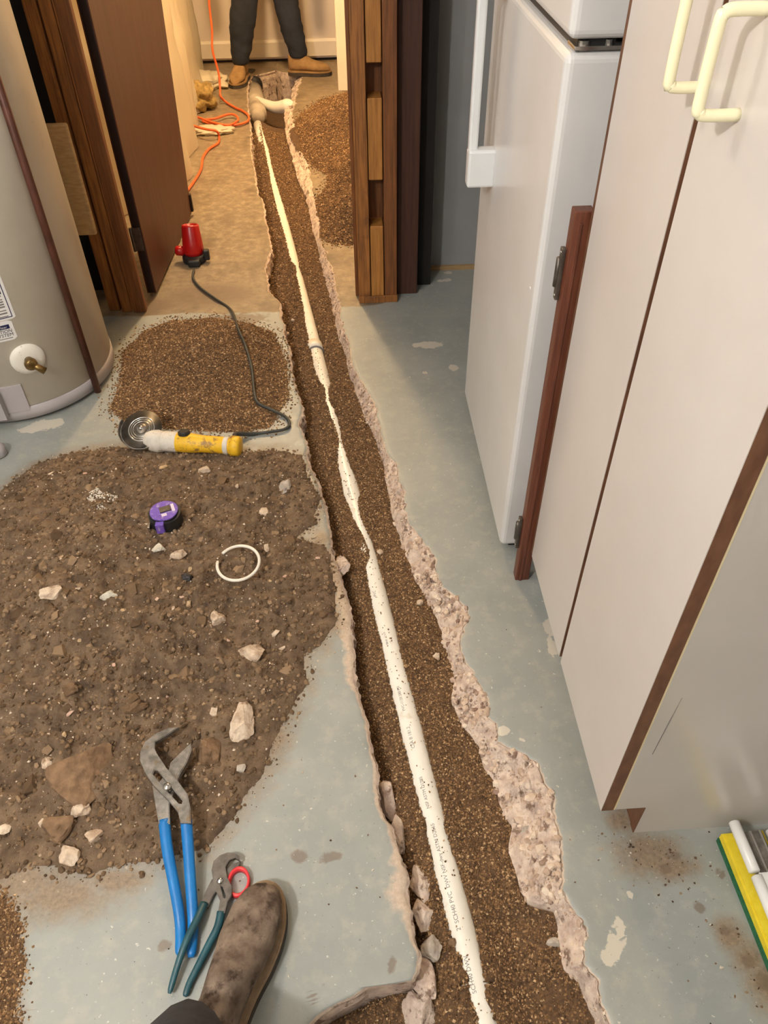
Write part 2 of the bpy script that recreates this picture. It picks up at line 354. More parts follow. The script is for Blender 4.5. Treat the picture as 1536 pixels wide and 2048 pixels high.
# thin translucent polythene
def sheet_mat():
    m, nt, bs = nt_new('milky_polythene')
    bs.inputs['Base Color'].default_value = S(238, 228, 204); bs.inputs['Roughness'].default_value = 0.35
    tr = add(nt, 'ShaderNodeBsdfTranslucent'); tr.inputs[0].default_value = S(240, 230, 206)
    mx = add(nt, 'ShaderNodeMixShader'); mx.inputs[0].default_value = 0.35
    nt.links.new(bs.outputs[0], mx.inputs[1]); nt.links.new(tr.outputs[0], mx.inputs[2])
    nt.links.new(mx.outputs[0], nt.nodes['Material Output'].inputs[0])
    bumpn(nt, bs, noise_node(nt, coords(nt, (3, 3, 1)), 9, 5), 0.5, 0.01)
    return m
M_SHEET = sheet_mat()
def floor_mat():
    m, nt, bs = nt_new('painted_concrete_floor'); v = coords(nt)
    at = lambda n: add(nt, 'ShaderNodeAttribute', attribute_name=n).outputs['Fac']
    big = noise_node(nt, v, 5, 5); mid = noise_node(nt, v, 28, 6, 0.65); fine = noise_node(nt, v, 120, 4, 0.7); vf = noise_node(nt, v, 420, 2)
    paint = ramp(nt, big, [(0.3, S(140, 145, 142)), (0.7, S(157, 160, 155))])
    scuff = ramp(nt, mid, [(0.5, (0, 0, 0, 1)), (0.72, (0.55, 0.55, 0.55, 1))])
    paint = mixc(nt, scuff, paint, S(176, 172, 160))
    spot = ramp(nt, fine, [(0.30, (1, 1, 1, 1)), (0.35, (0, 0, 0, 1))]); paint = mixc(nt, mathn(nt, 'MULTIPLY', spot, 0.6), paint, S(96, 86, 76))
    fleck = ramp(nt, noise_node(nt, v, 95, 3, 0.6), [(0.67, (0, 0, 0, 1)), (0.71, (1, 1, 1, 1))]); paint = mixc(nt, mathn(nt, 'MULTIPLY', fleck, 0.7), paint, S(214, 210, 200))
    bare = ramp(nt, mid, [(0.3, S(112, 98, 80)), (0.5, S(138, 122, 99)), (0.7, S(164, 147, 121))])
    st = ramp(nt, big, [(0.52, (0, 0, 0, 1)), (0.72, (0.7, 0.7, 0.7, 1))]); bare = mixc(nt, st, bare, S(92, 78, 62))
    def mask(a, nz, w, amp):
        s = mathn(nt, 'ADD', at(a), mathn(nt, 'MULTIPLY', mathn(nt, 'SUBTRACT', nz, 0.5), amp))
        return ramp(nt, s, [(0.5-w, (0, 0, 0, 1)), (0.5+w, (1, 1, 1, 1))])
    col = mixc(nt, mask('bare', mid, 0.06, 0.5), paint, bare)
    pale = ramp(nt, fine, [(0.3, S(180, 160, 142)), (0.7, S(208, 192, 174))])
    col = mixc(nt, mask('pale', mid, 0.12, 0.9), col, pale)
    col = mixc(nt, mathn(nt, 'MULTIPLY', mask('dust', mid, 0.25, 0.7), 0.8), col, ramp(nt, fine, [(0.35, S(110, 88, 64)), (0.65, S(146, 122, 94))]))
    col = mixc(nt, mask('chip', mid, 0.03, 1.2), col, S(200, 194, 180))
    col = mixc(nt, mathn(nt, 'MULTIPLY', mask('stain', mid, 0.10, 1.3), 0.65), col, S(110, 92, 76))
    nt.links.new(col, bs.inputs['Base Color'])
    rr = ramp(nt, mid, [(0.3, (0.36,)*3+(1,)), (0.7, (0.62,)*3+(1,))]); nt.links.new(rr, bs.inputs['Roughness'])
    bumpn(nt, bs, fine, 0.12, 0.002)
    return m
M_FLOOR = floor_mat()

# ------------------------------------------------------------------ floor with the cut trench
def pix_curve(pts, z):
    w3 = sorted([tuple(P(x, y, z)[:2]) for x, y in pts], key=lambda q: q[1])
    return np.array([q[1] for q in w3]), np.array([q[0] for q in w3])
LEFT = [(494,178),(496,222),(501,257),(503,311),(509,338),(515,389),(524,394),(530,435),(538,472),(541,499),(531,534),(538,580),(560,604),(559,631),(568,647),(568,667),(579,702),(581,738),(594,776),(604,817),(598,849),(611,878),(612,916),(638,969),(651,1022),(660,1057),(664,1098),(676,1142),(684,1175),(698,1214),(704,1246),(701,1279),(709,1321),(705,1360),(719,1393),(732,1440),(737,1474),(748,1523),(752,1570),(770,1637),(791,1696),(812,1747),(810,1781),(823,1857),(838,1899),(837,1942),(829,1961),(787,1967),(740,1971),(707,1992),(677,2005),(639,2026),(615,2050)]
RIGHT = [(600,140),(584,178),(582,204),(569,217),(569,239),(573,271),(587,327),(596,357),(612,392),(617,419),(625,459),(633,486),(641,521),(652,564),(660,593),(668,631),(677,673),(693,711),(697,740),(710,776),(732,840),(752,881),(767,931),(776,969),(784,1025),(796,1074),(811,1104),(832,1157),(854,1201),(877,1237),(887,1276),(900,1328),(906,1370),(903,1403),(926,1448),(955,1491),(971,1536),(988,1560),(1003,1610),(1022,1647),(1018,1694),(1039,1753),(1054,1806),(1108,1822),(1120,1870),(1131,1939),(1156,1965),(1171,2001),(1189,2045)]
OUTER = [(612,138),(596,176),(590,206),(584,225),(590,257),(606,310),(620,345),(630,400),(638,432),(640,472),(648,500),(660,530),(668,564),(676,600),(682,640),(696,682),(703,732),(720,758),(752,817),(762,875),(793,931),(805,981),(816,1048),(846,1074),(875,1114),(873,1151),(890,1175),(936,1215),(932,1253),(917,1282),(935,1328),(952,1370),(984,1442),(992,1481),(1056,1507),(1090,1541),(1105,1607),(1127,1669),(1123,1720),(1127,1782),(1150,1820),(1178,1870),(1167,1921),(1196,1958),(1200,2027),(1215,2048)]
PIPEV = [(236,518,519),(250,521,522),(263,523,525),(300,530,537),(338,538,544),(380,544.5,556.5),(432,558,573),(472,570,585),(494,575,591.5),(525,583,598),(535,592,597),(553,594,606),(607,606,622),(647,611.6,632),(690,620,645),(740,630.5,655),(766,641,661),(775,648,657),(784,652,656),(806,652.5,658),(835,663,673),(870,676,682),(880,678,682),(890,679,684),(922,676,695),(960,683,712.5),(985,687.6,720),(1010,696.5,714),(1040,708,721),(1075,726,738),(1105,739,752),(1120,739,755),(1135,732,758),(1170,737.5,771),(1215,746.5,782),(1263,758,792),(1327,772.5,805),(1393,787,824.6),(1458,802,844),(1523,818,860),(1590,834,877),(1640,850,889),(1660,853,886),(1700,862,902),(1760,875,922),(1830,893,944),(1890,909.5,957),(1920,926,961),(1960,937,966),(2000,944,970),(2048,959,988)]
yL, xLc = pix_curve(LEFT, 0.0); yR, xRc = pix_curve(RIGHT, -0.035); yO, xOc = pix_curve(OUTER, 0.0)
PIPE_Z = -0.066; PIPE_R = 0.028
pipe_x = lambda y: 0.2255-0.1392*np.asarray(y)
pv = sorted([(P(l, y, -0.045)[1], P(l, y, -0.045)[0], P(r, y, -0.045)[0]) for y, l, r in PIPEV])
pvY = np.array([a[0] for a in pv]); pvL = np.array([a[1] for a in pv]); pvR = np.array([a[2] for a in pv])
def XL(y):
    y = np.asarray(y); x = np.interp(y, yL, xLc)
    x = np.where(y < yL[0], xLc[0]-(yL[0]-y)*0.3, x)
    return x + 0.007*fbm(y, y*0+3, 0.035, 4, 5) + 0.003*fbm(y, y*0+1, 0.01, 2, 9)
def XR(y):
    y = np.asarray(y); x = np.interp(y, yR, xRc)
    x = np.where(y < yR[0], xRc[0]+(yR[0]-y)*0.1, x)
    return x + 0.006*fbm(y, y*0+8, 0.05, 3, 6)
def XO(y):
    y = np.asarray(y); x = np.interp(y, yO, xOc)
    x = np.where(y < yO[0], xOc[0]+(yO[0]-y)*0.1, x)
    x = x + 0.014*fbm(y, y*0+2, 0.05, 4, 7) + 0.006*fbm(y, y*0+2, 0.012, 2, 8)
    return np.maximum(x, XR(y)+0.012)
def fill_z(x, y):
    x = np.asarray(x, float); y = np.asarray(y, float)
    base = -0.062 + 0.008*fbm(x, y, 0.12, 3, 21) - 0.02*sstep(3.2, 4.6, y) - 0.13*sstep(5.08, 5.42, y)
    base = base - 0.024*sstep(0.05, 0.0, x-XL(y)) + 0.018*sstep(0.10, 0.0, XR(y)-x)*sstep(5.0, 4.6, y)
    px = pipe_x(y); l = np.interp(y, pvY, pvL); r = np.interp(y, pvY, pvR)
    jag = 0.003*fbm(x*0+1, y, 0.02, 3, 33); l = l+jag; r = r+0.003*fbm(x*0+5, y, 0.02, 3, 34)
    surf = lambda u: PIPE_Z + np.sqrt(np.maximum(PIPE_R**2-(u-px)**2, 0.0))
    zl = np.maximum(surf(l), base); zr = np.maximum(surf(r), base)
    dl = l-x; dr = x-r
    z = np.where(dl > 0, base+(zl+0.001-base)*np.exp(-(dl/0.05)**2), np.where(dr > 0, base+(zr+0.001-base)*np.exp(-(dr/0.05)**2), np.minimum(zl, zr)-0.02))
    on = (y > 5.12) | (y < 0)
    return np.where(on, base, z)
rows = np.concatenate([np.arange(-1.8, 0.2, 0.1), np.arange(0.2, 0.36, 0.01), np.arange(0.36, 0.42, 0.003), np.arange(0.42, 1.7, 0.006), np.arange(1.7, 3.0, 0.010), np.arange(3.0, 5.9, 0.018), np.arange(5.9, 6.6, 0.06)])
# trench stops under the back wall: close it beyond the hole
yEND = 5.95
def closing(y): return sstep(yEND+0.12, yEND-0.02, y)
rl = XL(rows); rr_ = XR(rows); ro = XO(rows)
mid = (rl+rr_)/2; cl = closing(rows)
rl = mid+(rl-mid)*cl; ro = mid+(ro-mid)*cl; rr_ = mid+(rr_-mid)*cl
# outlines of what lies on the floor, in floor coordinates
DIRT_PX = [(0,985),(70,930),(140,908),(230,893),(330,905),(480,905),(550,900),(600,912),(618,955),(640,1000),(632,1045),(600,1075),(650,1090),(668,1125),(672,1180),(678,1240),(640,1290),(606,1310),(612,1360),(575,1440),(548,1500),(520,1560),(470,1625),(420,1690),(330,1722),(250,1728),(190,1748),(130,1745),(60,1730),(0,1765)]
DIRT = [tuple(P(x, y)[:2]) for x, y in DIRT_PX]
DIRT += [(-1.0, 0.56), (-1.15, 0.9), (-1.2, 1.3), (-1.1, 1.6)]
PILE = [tuple(P(x, y)[:2]) for x, y in [(290,662),(245,705),(238,770),(222,815),(250,848),(340,858),(480,866),(540,856),(578,795),(572,722),(548,665),(500,648),(430,636),(340,642)]]
MOUND = [tuple(P(x, y)[:2]) for x, y in [(692,186),(640,200),(600,230),(580,264),(594,300),(622,330),(655,352),(652,376),(632,397),(630,412),(642,442),(640,470),(658,487),(700,492)]] + [(0.30, 3.35), (0.46, 3.9), (0.5, 4.7), (0.32, 5.35)]
EDGEGR = [tuple(P(x, y)[:2]) for x, y in [(0,1782),(28,1800),(45,1850),(52,1930),(40,2000),(52,2060)]] + [(-0.75, 0.30), (-0.8, 0.6)]
CHIPS = [(860,690,.05,.022),(905,735,.016,.02),(835,690,.02,.016),(895,560,.02,.012),(850,745,.008,.01),(95,850,.05,.03),(60,858,.04,.02),(1098,1250,.012,.025),(1105,1290,.012,.03),(1225,1890,.012,.03),(1240,1860,.010,.022),(1218,1915,.012,.014),(1262,1790,.006,.01),(1005,1462,.016,.012),(895,545,.02,.012),(880,562,.015,.012),(548,1690,.006,.006),(1045,1480,.006,.006)]
STAINS = [(600,1715,.016,.012),(660,1715,.02,.01),(570,1795,.0,.0),(780,1925,.007,.02),(625,1995,.008,.015),(1350,1712,.012,.008),(1330,1738,.01,.008),(1440,1748,.008,.010),(1400,1815,.01,.012),(1450,1862,.010,.008),(1498,1925,.012,.014),(1528,1965,.012,.016),(330,1890,.012,.010),(420,590,.16,.08),(300,610,.1,.05),(470,640,.12,.05)]
def floor_attrs(X, Y):
    n = 0.03*fbm(X, Y, 0.15, 3, 40)
    bare = sstep(2.66, 2.76, Y+n)*sstep(0.2, 0.12, X)
    sd = poly_sd(X, Y, DIRT); dust = np.clip(0.60+sd/0.13, 0, 1)
    sd2 = poly_sd(X, Y, PILE); dust = np.maximum(dust, np.clip(0.42+sd2/0.06, 0, 1))
    sd3 = poly_sd(X, Y, EDGEGR); dust = np.maximum(dust, np.clip(0.45+sd3/0.05, 0, 1))
    for px, py, a, b in ((1300,1710,.07,.05),(1345,1735,.05,.03),(1460,1870,.03,.03),(1500,1920,.035,.035),(1535,1970,.04,.05),(120,1790,.12,.05),(40,1760,.12,.06),(230,1760,.07,.03),(640,1075,.03,.04),(1240,1640,.03,.03),(590,1000,.05,.10),(545,1480,.04,.06)):
        c = P(px, py); dust = np.maximum(dust, np.clip(0.95-0.5*np.hypot((X-c[0])/a, (Y-c[1])/b), 0, 1))
    dL = XL(Y)-X; dO = X-XO(Y)
    yk = [P(760, q)[1] for q in (2000, 1930, 1870, 1800, 1740, 1690, 1560, 1480, 1400, 1340, 1290, 1200, 1130, 1090)][::1]
    wl = np.interp(Y, yk, [.003, .003, .010, .045, .030, .012, .010, .005, .006, .028, .030, .055, .045, .003])
    pale = np.clip(0.85-np.abs(dL)/(2*wl), 0, 1)*(dL > -0.02)
    pale = np.maximum(pale, np.clip(0.75-np.abs(dO)/0.012, 0, 1)*(dO > -0.05))
    chip = np.zeros_like(X); stain = np.zeros_like(X)
    for lst, arr in ((CHIPS, chip), (STAINS, stain)):
        for px, py, a, b in lst:
            if a <= 0: continue
            c = P(px, py); d = np.hypot((X-c[0])/a, (Y-c[1])/b); np.maximum(arr, np.clip(1.0-0.5*d, 0, 1), out=arr)
    return dict(bare=bare, dust=dust, pale=pale, chip=chip, stain=stain)
dl = np.concatenate([[0, .004, .01, .018], np.arange(.03, 1.0, .016), np.arange(1.0, 1.9, .15)])
lx = rl[:, None]-dl[None, ::-1]; lx = np.maximum(lx, -2.3); ly = np.repeat(rows[:, None], lx.shape[1], 1)
drr = np.concatenate([[0, .004, .01, .018], np.arange(.03, .62, .011), np.arange(.65, 1.6, .12)])
rx = ro[:, None]+drr[None, :]; ry = np.repeat(rows[:, None], rx.shape[1], 1)
def micro(X, Y, dist):
    return -0.006*np.exp(-dist/0.004)*(0.4+0.6*vnoise(X/0.01, Y/0.01, 60))
zl_ = micro(lx, ly, dl[None, ::-1]+lx*0); zr_ = micro(rx, ry, drr[None, :]+rx*0)
aL = floor_attrs(lx, ly); aR = floor_attrs(rx, ry)
meL = grid_mesh('floor', lx, ly, zl_, attrs=aL); meR = grid_mesh('floor', rx, ry, zr_, attrs=aR)
bmf = bmesh.new(); bmf.from_mesh(meL); bmf.from_mesh(meR)
mef = bpy.data.meshes.new('floor'); bmf.to_mesh(mef); bmf.free(); bpy.data.meshes.remove(meL); bpy.data.meshes.remove(meR)
mef.materials.append(M_FLOOR)
floor = bpy.data.objects.new('floor', mef); C.objects.link(floor)
tag(floor, 'grey painted concrete basement floor cut by a long trench', kind='structure')
# left broken face
prof = np.array([(0, 0), (.005, -.010), (-.004, -.024), (.004, -.042), (-.002, -.064), (.006, -.09), (.0, -.13), (0.0, -.26)])
T = np.arange(len(prof)); yy = np.repeat(rows[:, None], len(prof), 1); xx = rl[:, None]+prof[None, :, 0]
zz = np.repeat(prof[None, :, 1], len(rows), 0).copy(); nz = fbm(yy, zz*4+prof[None, :, 1], 0.03, 3, 70)
w_ = np.minimum(T, 3)/3.0
xx = xx+0.012*nz*w_[None, :]; zz = zz+0.004*fbm(yy, xx, 0.02, 2, 71)*w_[None, :]
zz[:, 0] = zl_[:, -1]; xx[:, 0] = rl
o = part('broken_edge', grid_mesh('broken_edge', xx, yy, zz, smooth=False), M_ROUGHCON, floor, 'broken concrete edge of the slab')
# right broken ledge
t = np.linspace(0, 1, 22); yy = np.repeat(rows[:, None], 24, 1)
tt = np.concatenate([[0, 0], t]); xx = rr_[:, None]+(ro-rr_)[:, None]*tt[None, :]
wd = (ro-rr_)[:, None]
bulge = np.sin(np.pi*tt)[None, :]**0.6
zz = -0.040*(1-tt[None, :])**1.3 + bulge*np.clip(wd/0.06, 0.3, 1.0)*(0.018*fbm(xx, yy, 0.045, 4, 80, True)+0.009*fbm(xx, yy, 0.014, 3, 81)-0.006)
zz[:, 0] = -0.27; zz[:, 1] = np.minimum(zz[:, 2]-0.03, -0.07); xx[:, 0] -= 0.0; xx[:, 1] += 0.004
zz[:, -1] = zr_[:, 0]
xx[:, 2:-1] += 0.004*fbm(xx[:, 2:-1], yy[:, 2:-1], 0.02, 2, 82)
part('broken_edge', grid_mesh('broken_edge', xx, yy, zz, smooth=False), M_ROUGHCON, floor, 'wide crumbled concrete lip of the slab')

ny = 5200; y_ = rng.uniform(0.28, 3.4, ny); u_ = rng.random(ny); xa = XR(y_); xb = XO(y_); x_ = xa+(xb-xa)*u_
zb_ = -0.040*(1-u_)**1.3-0.002
sz_ = (0.0015+0.0085*rng.random(ny)**4)*np.clip((xb-xa)/0.05, .4, 1)
gq = part('rubble', grains_mesh('rubble', np.stack([x_, y_, zb_], 1), sz_, True, .3), grain_mat('pink_rubble', [(0, S(128, 104, 92)), (.25, S(178, 154, 136)), (.7, S(206, 184, 164)), (1, S(226, 210, 192))]), floor, 'crumbled concrete rubble'); gq['kind'] = 'stuff'
# gravel in the trench
gy = np.concatenate([np.arange(-1.8, 0.25, 0.05), np.arange(0.25, 1.8, 0.006), np.arange(1.8, 6.1, 0.012)])
gu = np.linspace(0, 1, 70)
gx = (XL(gy)-0.02)[:, None]+((XR(gy)+0.035)-(XL(gy)-0.02))[:, None]*gu[None, :]; gY = np.repeat(gy[:, None], 70, 1)
gz = fill_z(gx, gY)+0.002*fbm(gx, gY, 0.012, 2, 90)
bed = solo('gravel_bed', grid_mesh('gravel_bed', gx, gY, gz), M_GRAVELB, 'brown fine gravel filling the long trench around the white pipe', 'gravel', kind='stuff')
def trench_pts(n, y0, y1):
    y = rng.uniform(y0, y1, n); x = XL(y)+rng.random(n)*(XR(y)+0.006-XL(y)); z = fill_z(x, y)
    l = np.interp(y, pvY, pvL); r = np.interp(y, pvY, pvR)
    k = ~((x > l-0.001) & (x < r+0.001) & (y < 5.1)); return np.stack([x, y, z], 1)[k]
p1 = trench_pts(52000, 0.28, 2.0); p2 = trench_pts(26000, 2.0, 5.0)
pp = np.concatenate([p1, p2]); sz = np.concatenate([rng.uniform(.0014, .0034, len(p1)), rng.uniform(.002, .0045, len(p2))])
pp[:, 2] += rng.uniform(-.001, .0015, len(pp))
# a few grains lying on the pipe
yy_ = rng.uniform(0.33, 2.6, 260); xo = rng.normal(0, 0.010, 260); xo = np.clip(xo, -.02, .02)
on = np.stack([pipe_x(yy_)+xo, yy_, PIPE_Z+np.sqrt(PIPE_R**2-xo**2)+0.001], 1)
pp = np.concatenate([pp, on]); sz = np.concatenate([sz, rng.uniform(.001, .0024, 260)])
g = part('gravel_grains', grains_mesh('gravel_grains', pp, sz), M_GRAVEL, bed); g['kind'] = 'stuff'

# ------------------------------------------------------------------ room shell
def struct(name, me, m, label):
    o = solo(name, me, m, label, kind='structure'); return o
RZ = 2.42
struct('ceiling', box('ceiling', (-2.3, -1.8, RZ), (1.5, 6.4, RZ+0.1)), M_CEIL, 'pale painted basement ceiling')
struct('wall_left', box('wall_left', (-2.0, -1.8, 0), (-1.9, 2.9, RZ)), M_ROOMWALL, 'pale side wall beside the water heater')
struct('wall_behind', box('wall_behind', (-2.0, -1.9, 0), (1.3, -1.8, RZ)), M_ROOMWALL, 'pale wall behind the photographer')
struct('wall_right', box('wall_right', (1.12, -1.8, 0), (1.22, 3.05, RZ)), M_ROOMWALL, 'pale wall behind the refrigerator and cupboard')
struct('wall_grey', box('wall_grey', (0.33, 3.0, 0.018), (1.22, 3.06, RZ)), M_GREYWALL, 'grey painted wall beyond the refrigerator')
struct('baseboard_grey', box('baseboard_grey', (0.33, 2.988, 0), (1.12, 3.02, 0.018)), M_FLOORTRIM, 'thin raw wood strip under the grey wall')
struct('wall_panelling', box('wall_panelling', (-2.0, 2.93, 0), (-0.93, 2.97, RZ)), M_DARKVOID, 'panelling behind the water heater with shade painted near-black')  # shadow behind the heater is put into the panelling colour
struct('wall_header', box('wall_header', (-0.975, 2.72, 2.06), (0.33, 2.9, RZ)), M_ROOMWALL, 'wall above the doorway')
bw = struct('wall_back', box('wall_back', (-1.9, 6.28, 0.02), (1.5, 6.38, RZ)), M_CREAMWALL, 'cream far wall behind the standing worker')
me = prism('baseboard_back', [[(0, 0.035), (-0.016, 0.035), (-0.016, 0.125), (-0.008, 0.14), (0, 0.14)]], 0, 1)
for v in me.vertices: v.co = Vector((-1.2+v.co.z*2.4, 6.28+v.co.x, v.co.y))
struct('baseboard_back', me, M_CREAMTRIM, 'cream baseboard along the far wall')
struct('wall_far_left', box('wall_far_left', (-1.34, 2.9, 0), (-1.26, 6.3, RZ)), M_CREAMWALL, 'far room side wall behind the polythene')
struct('wall_far_right', box('wall_far_right', (0.95, 3.06, 0), (1.02, 6.3, RZ)), M_CREAMWALL, 'far room right side wall')
a = P(683, 182)
struct('trim_1', box('trim_1', (a[0]-0.02, a[1], 0), (a[0]+0.06, a[1]+0.10, 2.05), 0.004), M_CREAMTRIM, 'cream door casing standing in the far room')
struct('wall_far_end', box('wall_far_end', (a[0]+0.06, a[1]+0.02, 0), (0.95, a[1]+0.09, RZ)), M_CREAMWALL, 'short cream wall beside the far casing')

# door framing: right side pack
JX = 0.053
jr = thing('door_frame', 'brown fir jamb, blocking and stud between doorway and grey wall', 'door frame', (0.12, 2.78, 0))
part('jamb', box('jamb', (JX, 2.745, 0.0), (JX+0.046, 2.87, 2.06), 0.003), M_STUD, jr)
part('door_stop', box('door_stop', (JX-0.012, 2.80, 0.0), (JX, 2.84, 2.05), 0.002), M_STUD2, jr)
bx0, bx1 = JX+0.049, JX+0.098
for y0, y1 in ((592, 452), (360, 196), (125, -180)):
    za = PY(748, y0, 2.755)[2]; zb = PY(748, y1, 2.755)[2]
    part('spacer_block', box('spacer_block', (bx0, 2.752, max(za, 0.0)), (bx1, 2.85, zb), 0.003), M_BLOCK, jr)
part('backing_board', box('backing_board', (bx0-0.002, 2.83, 0.0), (bx1+0.002, 2.868, 2.06)), M_STUD2, jr)
part('stud', box('stud', (JX+0.101, 2.748, 0.0), (JX+0.148, 2.87, 2.06), 0.003), M_STUD2, jr)
part('sole_plate', box('sole_plate', (JX-0.0, 2.738, 0.0), (JX+0.150, 2.746, 0.028), 0.002), M_STUD, jr)
solo('dark_board', box('dark_board', (0.205, 2.80, 0), (0.285, 2.84, 2.1), 0.003), mat('dark_stained_board', S(58, 32, 22), S(78, 45, 30), 10, 0.6, stretch=(9, 9, 0.5)), 'dark stained upright board standing between door stud and grey wall', 'board')
struct('wall_gap_shade', box('wall_gap_shade', (0.2, 2.87, 0), (0.345, 2.99, RZ)), M_DARKVOID, 'near-black block painted as shade in the gap between stud and grey wall')  # added block, its near-black colour stands for the unlit gap

# left side of the doorway
jl = thing('door_frame', 'brown fir studs and door jamb beside the water heater', 'door frame', (-0.88, 2.78, 0))
part('jamb', box('jamb', (-0.820, 2.735, 0), (-0.773, 2.764, 2.06), 0.003), M_STUD2, jl)
part('stud', box('stud', (-0.866, 2.742, 0), (-0.828, 2.83, 2.06), 0.003), M_STUD, jl)
part('stud', box('stud', (-0.918, 2.755, 0), (-0.876, 2.84, 2.06), 0.003), M_STUD, jl)
a = PY(85, 246, 2.66); b = PY(196, 466, 2.66)
solo('plywood_panel', box('plywood_panel', (b[0]-0.24, 2.64, b[2]), (b[0], 2.662, a[2]), 0.006), M_PLY, 'pale plywood panel fixed to the studs behind the water heater', 'panel')

# door, hinged at the left jamb and swung into the far room
dl_ = thing('door', 'plain brown flush door standing open into the far room', 'door', (-0.79, 2.9, 0))
h0 = P(313, 586, 0.012); h1 = P(383, 426, 0.012); th = 0.036
dvec = (h1-h0)[:2]; dlen = np.hypot(*dvec); du = dvec/dlen; dn = np.array([-du[1], du[0]])
def door_slab(name, off0, off1, z0=0.012, z1=2.03, u0=0.0, u1=1.0):
    bm = bmesh.new(); nu, nz_ = 6, 10; grid = {}
    for s, off in ((0, off0), (1, off1)):
        for i in range(nu+1):
            for k in range(nz_+1):
                u = u0+(u1-u0)*i/nu; z = z0+(z1-z0)*k/nz_
                p = h0[:2]+dvec*u+dn*off+np.array([0.06*u*u*(z/1.4), 0])
                grid[s, i, k] = bm.verts.new((p[0], p[1], z))
    for s in (0, 1):
        for i in range(nu):
            for k in range(nz_): bm.faces.new([grid[s, i, k], grid[s, i+1, k], grid[s, i+1, k+1], grid[s, i, k+1]])
    for k in range(nz_):
        for i in (0, nu): bm.faces.new([grid[0, i, k], grid[1, i, k], grid[1, i, k+1], grid[0, i, k+1]])
    for i in range(nu):
        for k in (0, nz_): bm.faces.new([grid[0, i, k], grid[1, i, k], grid[1, i+1, k], grid[0, i+1, k]])
    return bm_mesh(name, bm)
part('face_panel', door_slab('face_panel', 0.0, 0.004), M_DOOR, dl_)
part('core', door_slab('core', 0.0042, th-0.004, 0.013, 2.029, 0.002, 0.998), M_DOOREDGE, dl_, 'dark door edge')
part('face_panel', door_slab('face_panel', th-0.0038, th), M_DOOR, dl_)
zc = PY(262, 470, 2.9)[2]
hg = part('hinge', box('hinge', (h0[0]-th-0.002, h0[1]-0.005, zc-0.045), (h0[0]-0.006, h0[1]-0.001, zc+0.045)), M_STEEL_D, dl_, 'dull steel hinge leaf')
part('hinge_knuckle', lathe('hinge_knuckle', [(-.045, .006), (.045, .006)], (h0[0]-th-0.004, h0[1]-0.008, zc), (0, 0, 1), 10), M_STEEL_D, hg)
part('bottom_bolt', box('bottom_bolt', (h1[0]-0.004, h1[1]-0.01, 0.02), (h1[0]+0.012, h1[1]+0.012, 0.10), 0.003), M_DOOREDGE, dl_)

# ------------------------------------------------------------------ refrigerator
FX = 0.372; FY0, FY1 = 1.372, 2.065; FZS = 1.172
fr = thing('refrigerator', 'white top-freezer refrigerator with long bar handle beside the cupboard', 'refrigerator', (FX+0.35, (FY0+FY1)/2, 0))
part('cabinet_body', box('cabinet_body', (FX+0.128, FY0+0.003, 0.02), (FX+0.70, FY1-0.006, 1.70), 0.008), M_WHITE_EDGE, fr)
d1 = part('fridge_door', box('fridge_door', (FX, FY0, 0.032), (FX+0.118, FY1, FZS), 0.014, 4), M_WHITE_ENAMEL, fr)
d2 = part('freezer_door', box('freezer_door', (FX, FY0, FZS+0.018), (FX+0.118, FY1, 1.70), 0.014, 4), M_WHITE_ENAMEL, fr)
part('gasket', box('gasket', (FX+0.119, FY0+0.012, 0.045), (FX+0.127, FY1-0.012, 1.68)), mat('grey_gasket', S(120, 120, 122), S(128, 128, 130), 20, 0.7), fr)
part('gap_strip', box('gap_strip', (FX+0.02, FY0+0.02, FZS-0.004), (FX+0.082, FY1-0.02, FZS+0.022)), M_BLACKPL, fr)
bm = bmesh.new(); box_bm(bm, (FX+0.012, FY0+0.004, FZS+0.003), (FX+0.10, FY0+0.05, FZS+0.009), 0.001)
lathe_bm(bm, [(0, .009), (.014, .009)], (FX+0.03, FY0+0.018, FZS+0.001), (0, 0, 1), 12)
lathe_bm(bm, [(0, .006), (.008, .006)], (FX+0.07, FY0+0.016, FZS+0.008), (0, 0, 1), 10)
part('hinge', bm_mesh('hinge', bm), M_CHROME, fr, 'small bright steel centre hinge')
part('foot', box('foot', (FX+0.03, FY0+0.03, 0.0), (FX+0.10, FY0+0.09, 0.03), 0.004), M_BLACKPL, fr)
part('foot', box('foot', (FX+0.03, FY1-0.09, 0.0), (FX+0.10, FY1-0.03, 0.03), 0.004), M_BLACKPL, fr)
part('kick_grille', box('kick_grille', (FX+0.05, FY0+0.02, 0.004), (FX+0.07, FY1-0.02, 0.031)), M_BLACKPL, fr)
HX = FX-0.052
hb = np.array([HX, 1.905, 0.80])
hd = part('handle', box('handle', (HX-0.011, hb[1]-0.009, hb[2]), (HX+0.011, hb[1]+0.013, FZS-0.01), 0.005), M_WHITE_EDGE, d1)
z1 = 0.852; z0 = 0.765
part('handle_bracket', box('handle_bracket', (HX-0.012, hb[1]-0.022, z0), (FX+0.004, hb[1]+0.016, z1), 0.006), M_WHITE_EDGE, d1)
part('handle_bracket', box('handle_bracket', (HX-0.012, hb[1]-0.018, FZS-0.016), (FX+0.004, hb[1]+0.016, FZS-0.005), 0.006), M_WHITE_EDGE, d1)
sp = PX(1060, 576, FX)
part('enamel_chip', lathe('enamel_chip', [(-.001, .0045), (.0008, .0035)], sp, (-1, 0, 0), 10), M_MOPWHITE, d1)

